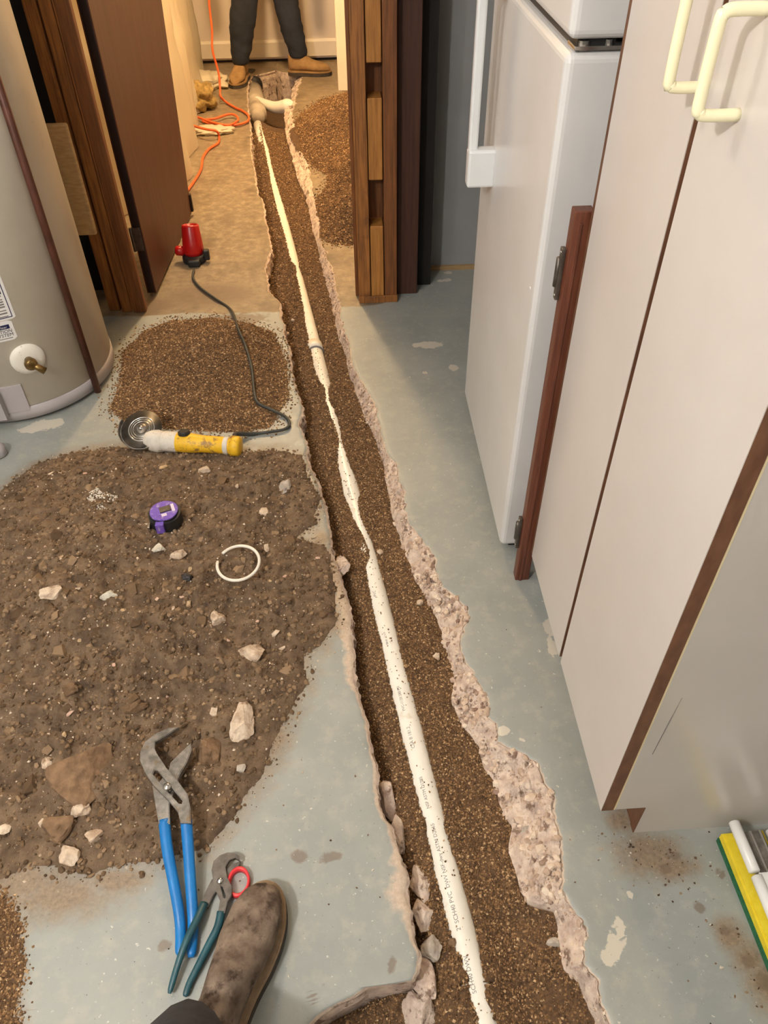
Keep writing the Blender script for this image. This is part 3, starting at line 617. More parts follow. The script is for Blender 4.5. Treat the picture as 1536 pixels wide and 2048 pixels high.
# ------------------------------------------------------------------ brown cupboard stile beside the fridge
st = thing('wooden_stile', 'red-brown wooden upright with black hinges between refrigerator and cupboard', 'wood upright', (0.41, 1.25, 0))
zt = PX(1150, 420, 0.40)[2]
part('board', box('board', (0.399, 1.279, 0.0), (0.434, 1.306, zt), 0.002), M_REDWOOD, st)
part('raised_bead', box('raised_bead', (0.408, 1.2765, 0.0), (0.416, 1.281, zt-0.02), 0.002), M_REDWOOD, st)
for py in (570, 1075):
    zc = PX(1130 if py < 900 else 1040, py, 0.395)[2]
    hh = part('hinge', box('hinge', (0.391, 1.294, zc-0.05), (0.399, 1.308, zc+0.05), 0.001), M_STEEL_D, st, 'dark steel hinge')
    part('hinge_knuckle', lathe('hinge_knuckle', [(-.028, .006), (.028, .006)], (0.393, 1.308, zc), (0, 0, 1), 10), M_STEEL_D, hh)
    for dz in (-.042, .042): part('screw', lathe('screw', [(0, .0035), (.002, .003)], (0.392, 1.300, zc+dz), (-1, 0, 0), 8), M_CHROME, hh)

# ------------------------------------------------------------------ pantry cupboard
CY0, CYJ, CY1 = 0.619, 0.957, 1.262; CX = 0.4255; CZ = 0.108; CT = 2.15
cb = thing('pantry_cupboard', 'tall pale laminate cupboard with brown edged doors and cream pulls', 'cupboard', (0.75, 0.92, 0))
def panel_side(y0, y1):
    me = prism('side_panel', [[(0.449, CZ), (0.511, CZ), (0.511, 0.0), (1.05, 0.0), (1.05, CT), (0.449, CT)]], 0, 1)
    for v in me.vertices: v.co = Vector((v.co.x, y0+v.co.z*(y1-y0), v.co.y))
    return me
sp_ = part('side_panel', panel_side(CY0, CY0+0.018), mat('grey_laminate', S(196, 190, 184), S(202, 196, 190), 3, 0.22), cb)
part('edge_strip', box('edge_strip', (0.4475, CY0-0.0004, CZ), (0.4525, CY0+0.0184, CT)), mat('cream_edge_strip', S(226, 212, 170), S(232, 218, 178), 20, 0.5), sp_)
part('side_panel', panel_side(CY1-0.02, CY1), M_LAMINATE, cb)
part('edge_band', box('edge_band', (0.427, CY1+0.0004, CZ), (0.45, CY1+0.016, CT)), M_BROWNEDGE, cb)
part('edge_band', box('edge_band', (0.436, CYJ-0.0065, CZ+0.004), (0.4549, CYJ+0.0065, CT-0.004)), M_BROWNEDGE, cb)
part('toe_kick', box('toe_kick', (0.511, CY0+0.019, 0.0), (0.529, CY1-0.021, CZ)), M_BROWNEDGE, cb)
part('toe_edge', box('toe_edge', (0.5095, CY0, 0.0), (0.5112, CY0+0.018, CZ)), M_BROWNEDGE, cb)
part('carcass', box('carcass', (0.455, CY0+0.0185, CZ), (1.05, CY1-0.0205, CT-0.002)), M_LAMINATE, cb)
a0 = PY(1305, 1508, CY0); a1 = PY(1335, 1450, CY0); a2 = PY(1364, 1396, CY0)
part('scratch', tube('scratch', [(p[0], CY0-0.0002, p[2]) for p in (a0, a1, a2)], [0.0004, 0.0007, 0.0004], 5), M_INK, sp_)
for y0, y1 in ((CY0-0.001, CYJ-0.007), (CYJ+0.007, CY1)):
    me = box('door', (CX+0.0012, y0, CZ), (CX+0.0235, y1, CT)); d = part('door', me, M_BROWNEDGE, cb)
    part('door_laminate', box('door_laminate', (CX, y0+0.0004, CZ+0.0004), (CX+0.0014, y1-0.0004, CT-0.0004)), M_LAMINATE, d, 'pale door face')
    near = y0 < 0.7; yb = CYJ-0.06 if near else CYJ+0.045
    hx = CX-0.046
    if near: pb = PX(1392, 232, hx); pt_ = PX(1440, 14, hx); 
    else: pb = PX(1335, 176, hx); pt_ = pb+np.array([0, 0, 0.13])
    yb = pb[1]; zb = pb[2]; ztp = zb+(0.096 if near else 0.128)
    pts = [(CX+0.001, yb, zb), (hx+0.012, yb, zb), (hx+0.003, yb, zb+0.003), (hx, yb, zb+0.013), (hx, yb, ztp-0.013), (hx+0.003, yb, ztp-0.003), (hx+0.012, yb, ztp), (CX+0.001, yb, ztp)]
    part('pull', tube('pull', spline(pts, 4), 0.0066, 12), M_CREAM_PL, d, 'cream plastic pull')

# ------------------------------------------------------------------ water heater
HC = np.array([-1.125, 2.34]); HR = 0.30
def heat_pt(px, py, r=HR):
    d = ray(px, py); o2 = -HC; a = d[0]**2+d[1]**2; b = 2*(o2[0]*d[0]+o2[1]*d[1]); c = o2@o2-r*r
    t = (-b-math.sqrt(max(b*b-4*a*c, 0)))/(2*a); return np.array([d[0]*t, d[1]*t, CAM_H+d[2]*t])
def heat_ang(p): return math.atan2(p[1]-HC[1], p[0]-HC[0])
wh = thing('water_heater', 'large cream cylindrical water heater standing beside the doorway', 'water heater', (HC[0], HC[1], 0))
part('jacket', lathe('jacket', [(0.058, HR-0.004), (0.060, HR), (1.42, HR), (1.43, HR-0.004)], (HC[0], HC[1], 0), (0, 0, 1), 96), M_HEATER, wh)
part('base_ring', lathe('base_ring', [(0.014, HR-0.006), (0.016, HR+0.003), (0.055, HR+0.003), (0.058, HR-0.002)], (HC[0], HC[1], 0), (0, 0, 1), 96), M_HEATGREY, wh)
part('top_cap', lathe('top_cap', [(1.42, HR+0.003), (1.46, HR+0.002), (1.475, HR-0.02)], (HC[0], HC[1], 0), (0, 0, 1), 64), M_HEATGREY, wh)
for ang in (-0.5, 1.6, 3.7): part('foot', box('foot', (HC[0]+0.25*math.cos(ang)-0.02, HC[1]+0.25*math.sin(ang)-0.02, 0), (HC[0]+0.25*math.cos(ang)+0.02, HC[1]+0.25*math.sin(ang)+0.02, 0.016)), M_BLACKPL, wh)
def curve_panel(name, a0, a1, z0, z1, r0, r1, seg=10, corner=0.0):
    bm = bmesh.new(); g = {}
    for s, r in ((0, r0), (1, r1)):
        for i in range(seg+1):
            for k in range(2):
                an = a0+(a1-a0)*i/seg; z = (z0, z1)[k]
                if corner and i in (0, seg): z += corner*(1 if k == 0 else -1)
                g[s, i, k] = bm.verts.new((HC[0]+r*math.cos(an), HC[1]+r*math.sin(an), z))
    for i in range(seg):
        bm.faces.new([g[1, i, 0], g[1, i+1, 0], g[1, i+1, 1], g[1, i, 1]]); bm.faces.new([g[0, i, 1], g[0, i+1, 1], g[0, i+1, 0], g[0, i, 0]])
        for k in (0, 1): bm.faces.new([g[0, i, k], g[0, i+1, k], g[1, i+1, k], g[1, i, k]])
    for i in (0, seg): bm.faces.new([g[0, i, 0], g[1, i, 0], g[1, i, 1], g[0, i, 1]])
    return bm_mesh(name, bm)
pu = heat_pt(33, 637); pl_ = heat_pt(36, 676)
au = heat_ang(pu); al = heat_ang(pl_)
zu = pu[2]; zlow = pl_[2]; ztop = heat_pt(0, 560)[2]
lab = part('instruction_label', curve_panel('instruction_label', au-0.42, au, zu+0.004, ztop+0.03, HR-0.001, HR+0.0012, 12, 0.004), M_LABEL, wh, 'white instruction label')
lab2 = part('rating_label', curve_panel('rating_label', al-0.40, al, zlow, zu+0.002, HR-0.001, HR+0.0010, 12, 0.006), M_LABEL, wh, 'white ignition system label')
def wrap_text(s, size, aend, z, m, parent, r=HR+0.0018, shear=0.0, left=None):
    me = text_mesh(s, size); xs = [v.co.x for v in me.vertices]; wd = max(xs)
    for v in me.vertices:
        an = aend-(wd-v.co.x-shear*v.co.y)/HR if left is None else left+(v.co.x+shear*v.co.y)/HR
        v.co = Vector((HC[0]+r*math.cos(an), HC[1]+r*math.sin(an), z+v.co.y))
    part('lettering', me, m, parent); return wd
hL = zu-zlow
part('blue_band', curve_panel('blue_band', al-0.39, al-0.035, zlow+hL*0.62, zlow+hL*0.84, HR, HR+0.0016, 12), M_NAVY, lab2)
wrap_text('SmartWater', hL*0.17, al-0.06, zlow+hL*0.67, M_LABEL, lab2, HR+0.0022, 0.2)
wrap_text('IGNITION', hL*0.24, al-0.03, zlow+hL*0.42, M_BLACKINK, lab2, shear=0.2)
wrap_text('SYSTEM', hL*0.24, al-0.03, zlow+hL*0.22, M_BLACKINK, lab2, shear=0.2)
part('fine_print', curve_panel('fine_print', al-0.2, al-0.04, zlow+hL*0.10, zlow+hL*0.14, HR, HR+0.0015, 8), M_INK, lab2)
LH = ztop+0.03-zu
for i, (fz, wdt, hh_) in enumerate([(.05,.16,.02),(.11,.11,.03),(.17,.15,.02),(.24,.13,.03),(.29,.12,.03),(.34,.14,.03),(.39,.15,.02),(.46,.18,.02)]):
    part('print_line', curve_panel('print_line', au-0.05-wdt, au-0.06, zu+LH*fz+0.006, zu+LH*(fz+hh_)+0.006, HR, HR+0.0016, 6), M_INK, lab)
part('frame_line', curve_panel('frame_line', au-0.034, au-0.026, zu+0.010, ztop+0.02, HR, HR+0.0016, 2), M_NAVY, lab)
part('frame_line', curve_panel('frame_line', au-0.40, au-0.026, zu+0.010, zu+0.0125, HR, HR+0.0016, 8), M_NAVY, lab)
part('warning_bar', curve_panel('warning_bar', au-0.36, au-0.05, zu+LH*.55, zu+LH*.64, HR, HR+0.0016, 8), M_BLACKINK, lab)
vp = heat_pt(56, 718); va = heat_ang(vp); vn = np.array([math.cos(va), math.sin(va), 0])
vt = np.array([-vn[1], vn[0], 0])
vv = part('valve_escutcheon', lathe('valve_escutcheon', [(-.004, .051), (.004, .050), (.009, .034), (.010, .0)], vp, vn, 32, False), M_WHITEPL, wh, 'round white plate')
bm = bmesh.new(); lathe_bm(bm, [(0, .013), (.018, .014), (.022, .019), (.034, .019), (.040, .013)], vp+vn*0.006, vn, 16)
e0 = vp+vn*0.03
tube_bm(bm, [e0, e0+vn*0.012+vt*0.016+np.array([0, 0, -.014]), e0+vn*0.018+vt*0.030+np.array([0, 0, -.028])], [.010, .010, .0115], 12)
part('drain_valve', bm_mesh('drain_valve', bm, True), M_BRASS, wh, 'dirty brass drain valve')
cq = heat_pt(50, 800, HR+0.01); ca = heat_ang(cq)
sh = heat_ang(heat_pt(60, 815))
zt_ = heat_pt(30, 770)[2]
part('burner_cover', curve_panel('burner_cover', sh-0.75, sh, 0.05, zt_, HR-0.002, HR+0.006, 14), M_HEATGREY, wh, 'grey burner access cover')
part('burner_shroud', curve_panel('burner_shroud', sh-0.75, sh-0.22, 0.045, zt_+0.0, HR+0.004, HR+0.035, 10), M_HEATGREY, wh)
cp = P(198, 789, 0.0)
solo('copper_pipe', tube('copper_pipe', [(cp[0], cp[1], 0.012), (cp[0], cp[1], 0.6), (cp[0]-0.002, cp[1]+0.0, 1.45)], 0.0115, 12), M_COPPER, 'dull brown copper drip pipe standing in front of the water heater', 'pipe')
kp = P(-4, 900, 0.02)
solo('grey_knob', lathe('grey_knob', [(0, .018), (.004, .026), (.03, .026), (.04, .018), (.043, .004)], (kp[0]-0.004, kp[1], 0), (0, 0, 1), 20), M_HEATGREY, 'small grey plastic knob on the floor near the water heater', 'knob')

# ------------------------------------------------------------------ drain pipe
y0p, y1p = 0.05, 5.12
pp_ = thing('drain_pipe', 'long white plastic drain pipe lying half buried in the trench gravel', 'pipe', (float(pipe_x(2.5)), 2.5, PIPE_Z-PIPE_R))
ax = np.array([-0.1392, 1, 0]); ax = ax/np.linalg.norm(ax)
axp = lambda y: np.array([float(pipe_x(y)), y, PIPE_Z])
part('pipe_run', tube('pipe_run', [axp(y) for y in np.linspace(y0p, y1p, 30)], PIPE_R, 28), M_PVC, pp_)
yc = P(630, 680, -0.035)[1]
part('coupling', lathe('coupling', [(-.05, PIPE_R+.0005), (-.05, PIPE_R+.0045), (.0, PIPE_R+.0045), (.0, PIPE_R+.0005)], axp(yc+0.01), ax, 28), M_PVC, pp_)
part('coupling_ring', lathe('coupling_ring', [(-.004, PIPE_R+.002), (-.003, PIPE_R+.005), (.001, PIPE_R+.005), (.002, PIPE_R+.002)], axp(yc-0.043), ax, 28), M_INK, pp_)
def pipe_text(s, size, ystart, phi=0.15):
    me = text_mesh(s, size); r = PIPE_R+0.0004
    for v in me.vertices:
        p = axp(ystart)+ax*v.co.x; an = phi+ (v.co.y-size*0.35)/PIPE_R     # + turns towards -x
        side = np.array([-ax[1], ax[0], 0.0])
        q = p+side*math.sin(an)*r+np.array([0, 0, 1])*math.cos(an)*r; v.co = Vector(q.tolist())
    part('print', me, M_INK, pp_)
ya = lambda y: P(900, y, -0.04)[1]
for s, size, y in (('2" SCH40 PVC', 0.0115, 1862), ('DWV NSF-dwv ASTM D2665', 0.0105, 1775), ('NSF ASTM D1785', 0.0095, 1614), ('CSA B 181.2', 0.0105, 1492), ('PVC-1120 280 PSI', 0.009, 1416), ('08:41 11/19', 0.008, 1282), ('SCH40 DWV', 0.011, 1990), ('PVC', 0.011, 1185), ('2" SCH40', 0.011, 985)):
    pipe_text(s, size, ya(y), 0.28)
# the old branch fitting in the hole
fit = thing('branch_fitting', 'grey plastic branch fitting with collars at the far end of the trench', 'pipe fitting', (-0.52, 5.2, -0.13))
M_FIT = mat('dusty_grey_plastic', S(170, 158, 142), S(188, 176, 160), 20, 0.6)
f0 = P(517, 236, -0.07); f1 = P(508, 183, -0.09); fd = (f1-f0)/np.linalg.norm(f1-f0); fl = np.linalg.norm(f1-f0)
part('body', lathe('body', [(0.0, .036), (.02, .043), (.07, .043), (.075, .056), (.16, .058), (.165, .048), (.3, .048), (.305, .060), (.38, .062), (fl+0.05, .056)], f0, fd, 24), M_FIT, fit)
part('black_inlet', lathe('black_inlet', [(0, .058), (.02, .066), (.16, .066), (.17, .05)], f1+fd*0.03+np.array([0, 0, .02]), fd+np.array([0, 0, 0.12]), 20), M_BLACKPL, fit, 'short tube coloured black as the dark pipe opening')  # black tube stands in for the darkness of the open pipe mouth
bpts = [P(512, 199, -0.05), P(530, 208, -0.055), P(552, 215, -0.055), P(574, 212, -0.03), P(584, 209, -0.012)]
part('white_branch', tube('white_branch', spline(bpts, 5), list(np.linspace(0.022, 0.042, 16))+[0.04, 0.036, 0.03, 0.024, 0.018], 18), M_PVC, fit, 'white plastic branch')

# ------------------------------------------------------------------ dirt heap, gravel piles
def sampler(x0, y0, dx, Z):
    def f(x, y):
        i = (np.asarray(x, float)-x0)/dx; j = (np.asarray(y, float)-y0)/dx
        i = np.clip(i, 0, Z.shape[1]-1.001); j = np.clip(j, 0, Z.shape[0]-1.001)
        a = i.astype(int); b = j.astype(int); u = i-a; v = j-b
        return (Z[b, a]*(1-u)+Z[b, a+1]*u)*(1-v)+(Z[b+1, a]*(1-u)+Z[b+1, a+1]*u)*v
    return f
dx = 0.005
gx_ = np.arange(-1.25, 0.02, dx); gy_ = np.arange(0.5, 2.1, dx); X, Y = np.meshgrid(gx_, gy_)
sd = poly_sd(X, Y, DIRT)+0.012*fbm(X, Y, 0.05, 3, 100)
rise = sstep(-0.004, 0.16, sd); c0 = P(180, 1270)
H = 0.010*sstep(-0.004, 0.02, sd) + rise*(0.016 + 0.055*np.exp(-(((X-c0[0])/0.30)**2+((Y-c0[1])/0.30)**2)) + 0.035*np.exp(-(((X+0.9)/0.25)**2+((Y-1.5)/0.28)**2)))
H = H + rise*(0.014*fbm(X, Y, 0.12, 4, 101) + 0.017*(1+0.7*np.exp(-(((X+0.55)/0.3)**2+((Y-1.05)/0.25)**2)))*np.maximum(fbm(X, Y, 0.06, 4, 102, True), -0.3) + 0.006*fbm(X, Y, 0.018, 3, 103)) + 0.003*fbm(X, Y, 0.02, 3, 104)*sstep(-0.002, 0.02, sd)
H = np.where(sd < 0, np.minimum(H, 0.002*0-0.004), np.maximum(H, 0.0008))
slabm = X < XL(Y)-0.004
tc = P(345, 1560, 0.02); H = np.where(sd > 0, H*(1-0.45*np.exp(-(((X-tc[0])/0.10)**2+((Y-tc[1])/0.14)**2))), H)
dirt_h = sampler(gx_[0], gy_[0], dx, np.where(sd > 0, H, 0))
heap = solo('dirt_heap', grid_mesh('dirt_heap', X, Y, H, (sd > 0) & slabm), M_DIRT, 'broad heap of crumbly brown excavated dirt on the grey floor', 'dirt', kind='stuff')
def scatter(poly, n, bbox, hf, marg=0.0, soft=0.0):
    x = rng.uniform(bbox[0], bbox[1], n); y = rng.uniform(bbox[2], bbox[3], n); s = poly_sd(x, y, poly)
    k = (s > marg - (rng.random(n)**2)*soft) & (x < XL(y)-0.002 if bbox[1] < 0.1 else True)
    x, y = x[k], y[k]; return np.stack([x, y, hf(x, y)], 1)
bb = (-1.1, 0.0, 0.5, 2.05)
p = scatter(DIRT, 26000, bb, dirt_h, 0.0, 0.03); s = 0.0012+0.006*rng.random(len(p))**4; p[:, 2] += s*0.1
g = part('dirt_clods', grains_mesh('dirt_clods', p, s, True, 0.25), M_CLOD, heap); g['kind'] = 'stuff'
p = scatter(DIRT, 420, bb, dirt_h, 0.03); s = 0.008+0.014*rng.random(len(p))**2; p[:, 2] -= s*0.35
g = part('dirt_lumps', grains_mesh('dirt_lumps', p, s, True, 0.34), M_CLOD, heap); g['kind'] = 'stuff'
p = scatter(DIRT, 5200, bb, dirt_h, 0.0, 0.06); s = 0.0007+0.0034*rng.random(len(p))**3; p[:, 2] += 0.001
g = part('pale_specks', grains_mesh('pale_specks', p, s), M_CHIPS, heap); g['kind'] = 'stuff'

def pile(name, poly, hfun, bbox, n, gs, label, dens_soft, seed):
    d = 0.008; ax_ = np.arange(bbox[0], bbox[1], d); ay_ = np.arange(bbox[2], bbox[3], d); X, Y = np.meshgrid(ax_, ay_)
    sd = poly_sd(X, Y, poly)+0.012*fbm(X, Y, 0.06, 3, seed)
    Z = np.where(sd > 0, np.maximum(hfun(X, Y, sd)+0.003*fbm(X, Y, 0.03, 3, seed+1), 0.001), -0.004)
    o = solo(name, grid_mesh(name, X, Y, Z, sd > 0), M_GRAVELB, label, 'gravel', kind='stuff')
    hf = sampler(bbox[0], bbox[2], d, np.maximum(Z, 0))
    x = rng.uniform(bbox[0], bbox[1], n); y = rng.uniform(bbox[2], bbox[3], n); s = poly_sd(x, y, poly)
    k = s > -(rng.random(n)**7)*dens_soft
    k &= (x < XL(y)-0.002) | (x > XO(y))
    pts = np.stack([x[k], y[k], hf(x[k], y[k])], 1)
    gg = part('gravel_grains', grains_mesh('gravel_grains', pts, rng.uniform(gs[0], gs[1], len(pts))), M_GRAVEL, o); gg['kind'] = 'stuff'
    return o, hf
c1 = P(420, 725); c2 = P(400, 690)
_, pile_h = pile('gravel_pile', PILE, lambda X, Y, sd: 0.085*np.exp(-(((X-c1[0])/0.15)**2+((Y-c1[1])/0.17)**2))*sstep(0, 0.12, sd)+0.02*sstep(0, 0.09, sd)+0.022*np.exp(-((Y-c1[1]-0.16+0.2*(X-c1[0]))/0.07)**2)*sstep(0, 0.1, sd), (-0.9, -0.12, 1.9, 2.75), 42000, (.0022, .0050), 'low mound of brown gravel on the floor behind the yellow grinder', 0.06, 120)
m1 = P(690, 268); m2 = P(690, 375); m3 = P(690, 445)
_, mound_h = pile('gravel_mound', MOUND, lambda X, Y, sd: (0.20*np.exp(-(((X-m1[0]-0.08)/0.22)**2+((Y-m1[1])/0.30)**2))+0.17*np.exp(-(((X-m2[0]-0.10)/0.17)**2+((Y-m2[1]+0.02)/0.16)**2))+0.12*np.exp(-(((X-m3[0]-0.08)/0.16)**2+((Y-m3[1])/0.15)**2)))*sstep(0, 0.14, sd)+0.02*sstep(0, 0.07, sd), (-0.4, 0.6, 3.2, 5.6), 75000, (.003, .0062), 'tall heaps of brown gravel beside the trench in the far room', 0.06, 130)
pile('gravel_patch', EDGEGR, lambda X, Y, sd: 0.03*sstep(0, 0.1, sd), (-0.85, -0.5, 0.25, 0.7), 16000, (.0016, .0036), 'reddish brown gravel spilled on the floor left of the blue pliers', 0.02, 140)
def ground(x, y): return max(float(dirt_h(x, y)) if -1.2 < x < 0 and 0.5 < y < 2.1 else 0.0, 0.0)
def PG(px, py, up=0.0):
    z = 0.0
    for _ in range(8):
        q = P(px, py, z+up); z = 0.5*z+0.5*ground(q[0], q[1])
    return np.array([q[0], q[1], z])

# ------------------------------------------------------------------ stones on the dirt
def rough_rock(name, seed):
    bm = bmesh.new(); bmesh.ops.create_icosphere(bm, subdivisions=4, radius=1.0); o_ = Vector((seed*3.7, seed*1.3, 0)); r_ = random.Random(seed)
    cuts = [(Vector((r_.gauss(0, 1), r_.gauss(0, 1), r_.gauss(0, .8))).normalized(), r_.uniform(.55, .85)) for _ in range(9)]
    for v in bm.verts:
        d = v.co.copy(); n = 0.35*mnoise.noise(d*1.3+o_)+0.16*mnoise.noise(d*3.1+o_)+0.07*mnoise.noise(d*7+o_)
        v.co = d*(1+n)
        for pn, pd in cuts:
            e = v.co.dot(pn)-pd-0.05*mnoise.noise(d*4+o_)
            if e > 0: v.co -= pn*e*0.93
    return bm_mesh(name, bm, False)
PR = [rock_mesh('stone', 100+i, 14+i % 4, 1, random.uniform(.6, .9), random.uniform(.4, .7)) for i in range(7)]
for m_ in PR: m_.materials.append(M_STONE)
def put_rock(px, py, wpx, asp, rot, label, group=None, m=None, sink=0.3, hz=0.55, name='stone', z=None, seed=None):
    if z is None: q = PG(px, py)
    else: q = P(px, py, z)
    dist = math.hypot(q[1], CAM_H-q[2]); r = wpx/2*dist/FPX*1.08
    if m is None and seed is None: me = random.choice(PR)
    else:
        me = rough_rock(name, seed) if wpx >= 24 else rock_mesh(name, seed, 20, 1, 1, 1); me.materials.append(m or M_STONE)
    o = bpy.data.objects.new(name, me); C.objects.link(o)
    if m is None and seed is None: o.scale = (r, r*asp*1.3, r*asp*1.2)
    else: o.scale = (r, r*asp, r*hz)
    o.location = (q[0], q[1], q[2]+o.scale[2]*(0.55-sink)); o.rotation_euler = (random.uniform(-.25, .25), random.uniform(-.25, .25), math.radians(rot))
    return tag(o, label, 'stone', group)
small = [(228,150,30,.6),(376,150,24,.7),(720,122,42,.6),(1040,205,34,.6),(198,470,14,.8),(270,515,28,.6),(605,525,22,.9),(480,512,22,.8),(775,465,22,.8),(1170,475,44,.6),(1395,520,24,.7),(235,590,24,.7),(340,655,36,.5),(400,690,22,.8),(540,750,26,.7),(465,730,24,.7),(690,700,20,.8),(785,655,24,.9),(745,670,24,.8),(800,690,24,.7),(830,720,36,.8),(760,740,26,.6),(1130,797,20,.8),(1270,855,22,.8),(1210,850,44,.7),(1000,880,24,.7),(350,880,22,.9),(640,1025,18,.9),(500,988,26,.7),(930,1100,22,.7),(940,1195,40,1.0),(310,1200,40,.6),(285,1295,28,.9),(1240,915,36,.5),(735,1130,20,.9),(835,570,26,.9),(910,640,20,.8),(1250,600,22,.7),(1185,620,18,.8),(130,520,24,.7),(320,1110,22,.8),(895,1160,20,.8),(1155,1100,20,.8),(415,1180,22,.6),(1045,1035,22,.8),(570,830,18,.7)]
SC = 700/1536
LAND = [('purple tape measure', 334, 1040), ('split white ring', 478, 1132), ('yellow grinder', 400, 890), ('white plaster crumbs', 215, 1020), ('large long cream stone', 484, 1450), ('large domed stone', 502, 1310), ('blue pliers jaw', 320, 1500), ('black round stone', 375, 1156), ('white ribbed fragment', 216, 1195), ('porous mortar lump', 437, 1238), ('crumbling mortar lump', 105, 1186), ('tan clay stone', 140, 1380), ('dusty slab edge', 650, 1160)]
TONES = [('pale', PR), ('pinkish', [m.copy() for m in PR]), ('tan', [m.copy() for m in PR])]
for m in TONES[1][1]: m.materials[0] = mat('pinkish_stone', S(182, 146, 126), S(210, 178, 158), 45, 0.85, bump=0.5, bscale=160)
for m in TONES[2][1]: m.materials[0] = mat('tan_stone', S(164, 136, 102), S(196, 168, 130), 45, 0.85, bump=0.5, bscale=160)
for i, (x, y, wd, asp) in enumerate(small):
    px, py = x*SC, 880+y*SC; nl = min(LAND, key=lambda l: math.hypot(l[1]-px, (l[2]-py)*1.3)); near_ = nl[0]
    def cosang(l):
        ax_, ay_, bx_, by_ = px-nl[1], py-nl[2], l[1]-nl[1], l[2]-nl[2]; return (ax_*bx_+ay_*by_)/(math.hypot(ax_, ay_)*math.hypot(bx_, by_)+1e-6)
    far_ = max([l for l in LAND if l is not nl], key=cosang)[0]
    tone, pool = TONES[(i*7) % 3]
    o = put_rock(px, py, wd*SC*1.1, asp, random.uniform(0, 180), 'small %s stone chip by the %s, towards the %s' % (tone, near_, far_), 'small stone chips on the dirt heap')
    o.data = pool[i % 7]
GL = [  # px, py, width px, aspect, rot, label, mat, seed
 (409,942,24,.8,10,'pale stone chip on the dirt below the grinder handle',M_STONE,3),
 (571,976,32,.9,60,'grey angular stone at the slab edge by the trench',mat('grey_stone',S(150,140,130),S(186,176,164),40,.85,bump=.4),4),
 (530,1027,28,.75,-15,'pale square stone right of the purple tape measure',M_STONE,5),
 (319,1098,25,.85,0,'greenish white stone just below the tape measure',mat('white_stone',S(190,182,166),S(224,218,204),40,.8,bump=.4),6),
 (360,1111,34,.6,25,'pale wedge stone between tape measure and white ring',M_STONE,7),
 (105,1186,42,.8,20,'crumbling pale mortar lump in the dirt heap',M_STONE,8),
 (216,1195,36,.5,-12,'white ribbed stone fragment on the dirt heap',mat('white_stone',S(190,182,166),S(224,218,204),40,.8),9),
 (437,1238,36,.8,-50,'pale porous mortar lump beneath the white ring',M_STONE,10),
 (502,1310,54,.85,-20,'large pale domed stone near the heap edge',M_STONE,11),
 (484,1450,50,1.75,-12,'large long cream stone above the blue pliers',M_STONE,12),
 (418,1510,54,1.0,15,'reddish brown stone beside the pliers jaw',M_STONE_B,13),
 (483,1537,22,.9,0,'small round grey stone right of the reddish stone',mat('grey_stone',S(150,140,130),S(186,176,164),40,.85),14),
 (165,1560,110,1.05,10,'big flat brown clay slab left of the blue pliers',M_STONE_B,15),
 (118,1655,58,1.0,0,'dark brown stone at the lower edge of the dirt',M_STONE_B,16),
 (162,1620,38,.8,35,'pale oval stone resting against the brown clay slab',M_STONE,17),
 (190,1672,34,.8,30,'pinkish stone lying left of the blue grips',M_STONE,18),
 (142,1712,40,1.0,-30,'pinkish wedge stone on the lower dirt edge',M_STONE,19),
 (98,1528,24,1.1,0,'pale stone left of the brown clay slab',M_STONE,20),
 (85,1648,20,1.0,0,'small tan stone left of the dark brown stone',M_STONE,21),
 (8,1657,24,1.0,0,'pale stone at the open side of the dirt heap',M_STONE,22),
 (140,1380,34,.7,20,'tan clay stone in the middle of the dirt heap',M_STONE_B,24),
 (270,1415,40,.7,10,'brown clay lump above the pliers jaw',M_STONE_B,25),
 (646,1230,22,.9,0,'round brown stone near the slab edge dust',M_STONE_B,26),
 (375,1156,25,.9,0,'small black round stone left of the white ring',mat('black_stone',S(28,24,26),S(40,36,36),40,.5),23)]
for px, py, wd, asp, rot, lab_, m_, sd_ in GL: put_rock(px, py, wd, asp, rot, lab_, None, m_, seed=sd_, hz=0.30 if wd > 90 else 0.6)
pw = P(215, 1020); 
p = np.stack([rng.normal(pw[0], .028, 900), rng.normal(pw[1], .035, 900)], 1); kk = np.hypot((p[:, 0]-pw[0])/.03, (p[:, 1]-pw[1])/.05) < 1.2; p = p[kk]
kk = fbm(p[:, 0], p[:, 1], 0.03, 2, 150) > -0.1; p = p[kk]; p = np.concatenate([p, dirt_h(p[:, 0], p[:, 1])[:, None]], 1)
solo('plaster_crumbs', grains_mesh('plaster_crumbs', p, rng.uniform(.001, .0035, len(p))), mat('white_plaster_dust', S(214, 206, 194), S(230, 224, 212), 40, .95), 'white plaster crumbs spilled on the dirt left of the tape measure', 'crumbs', kind='stuff')
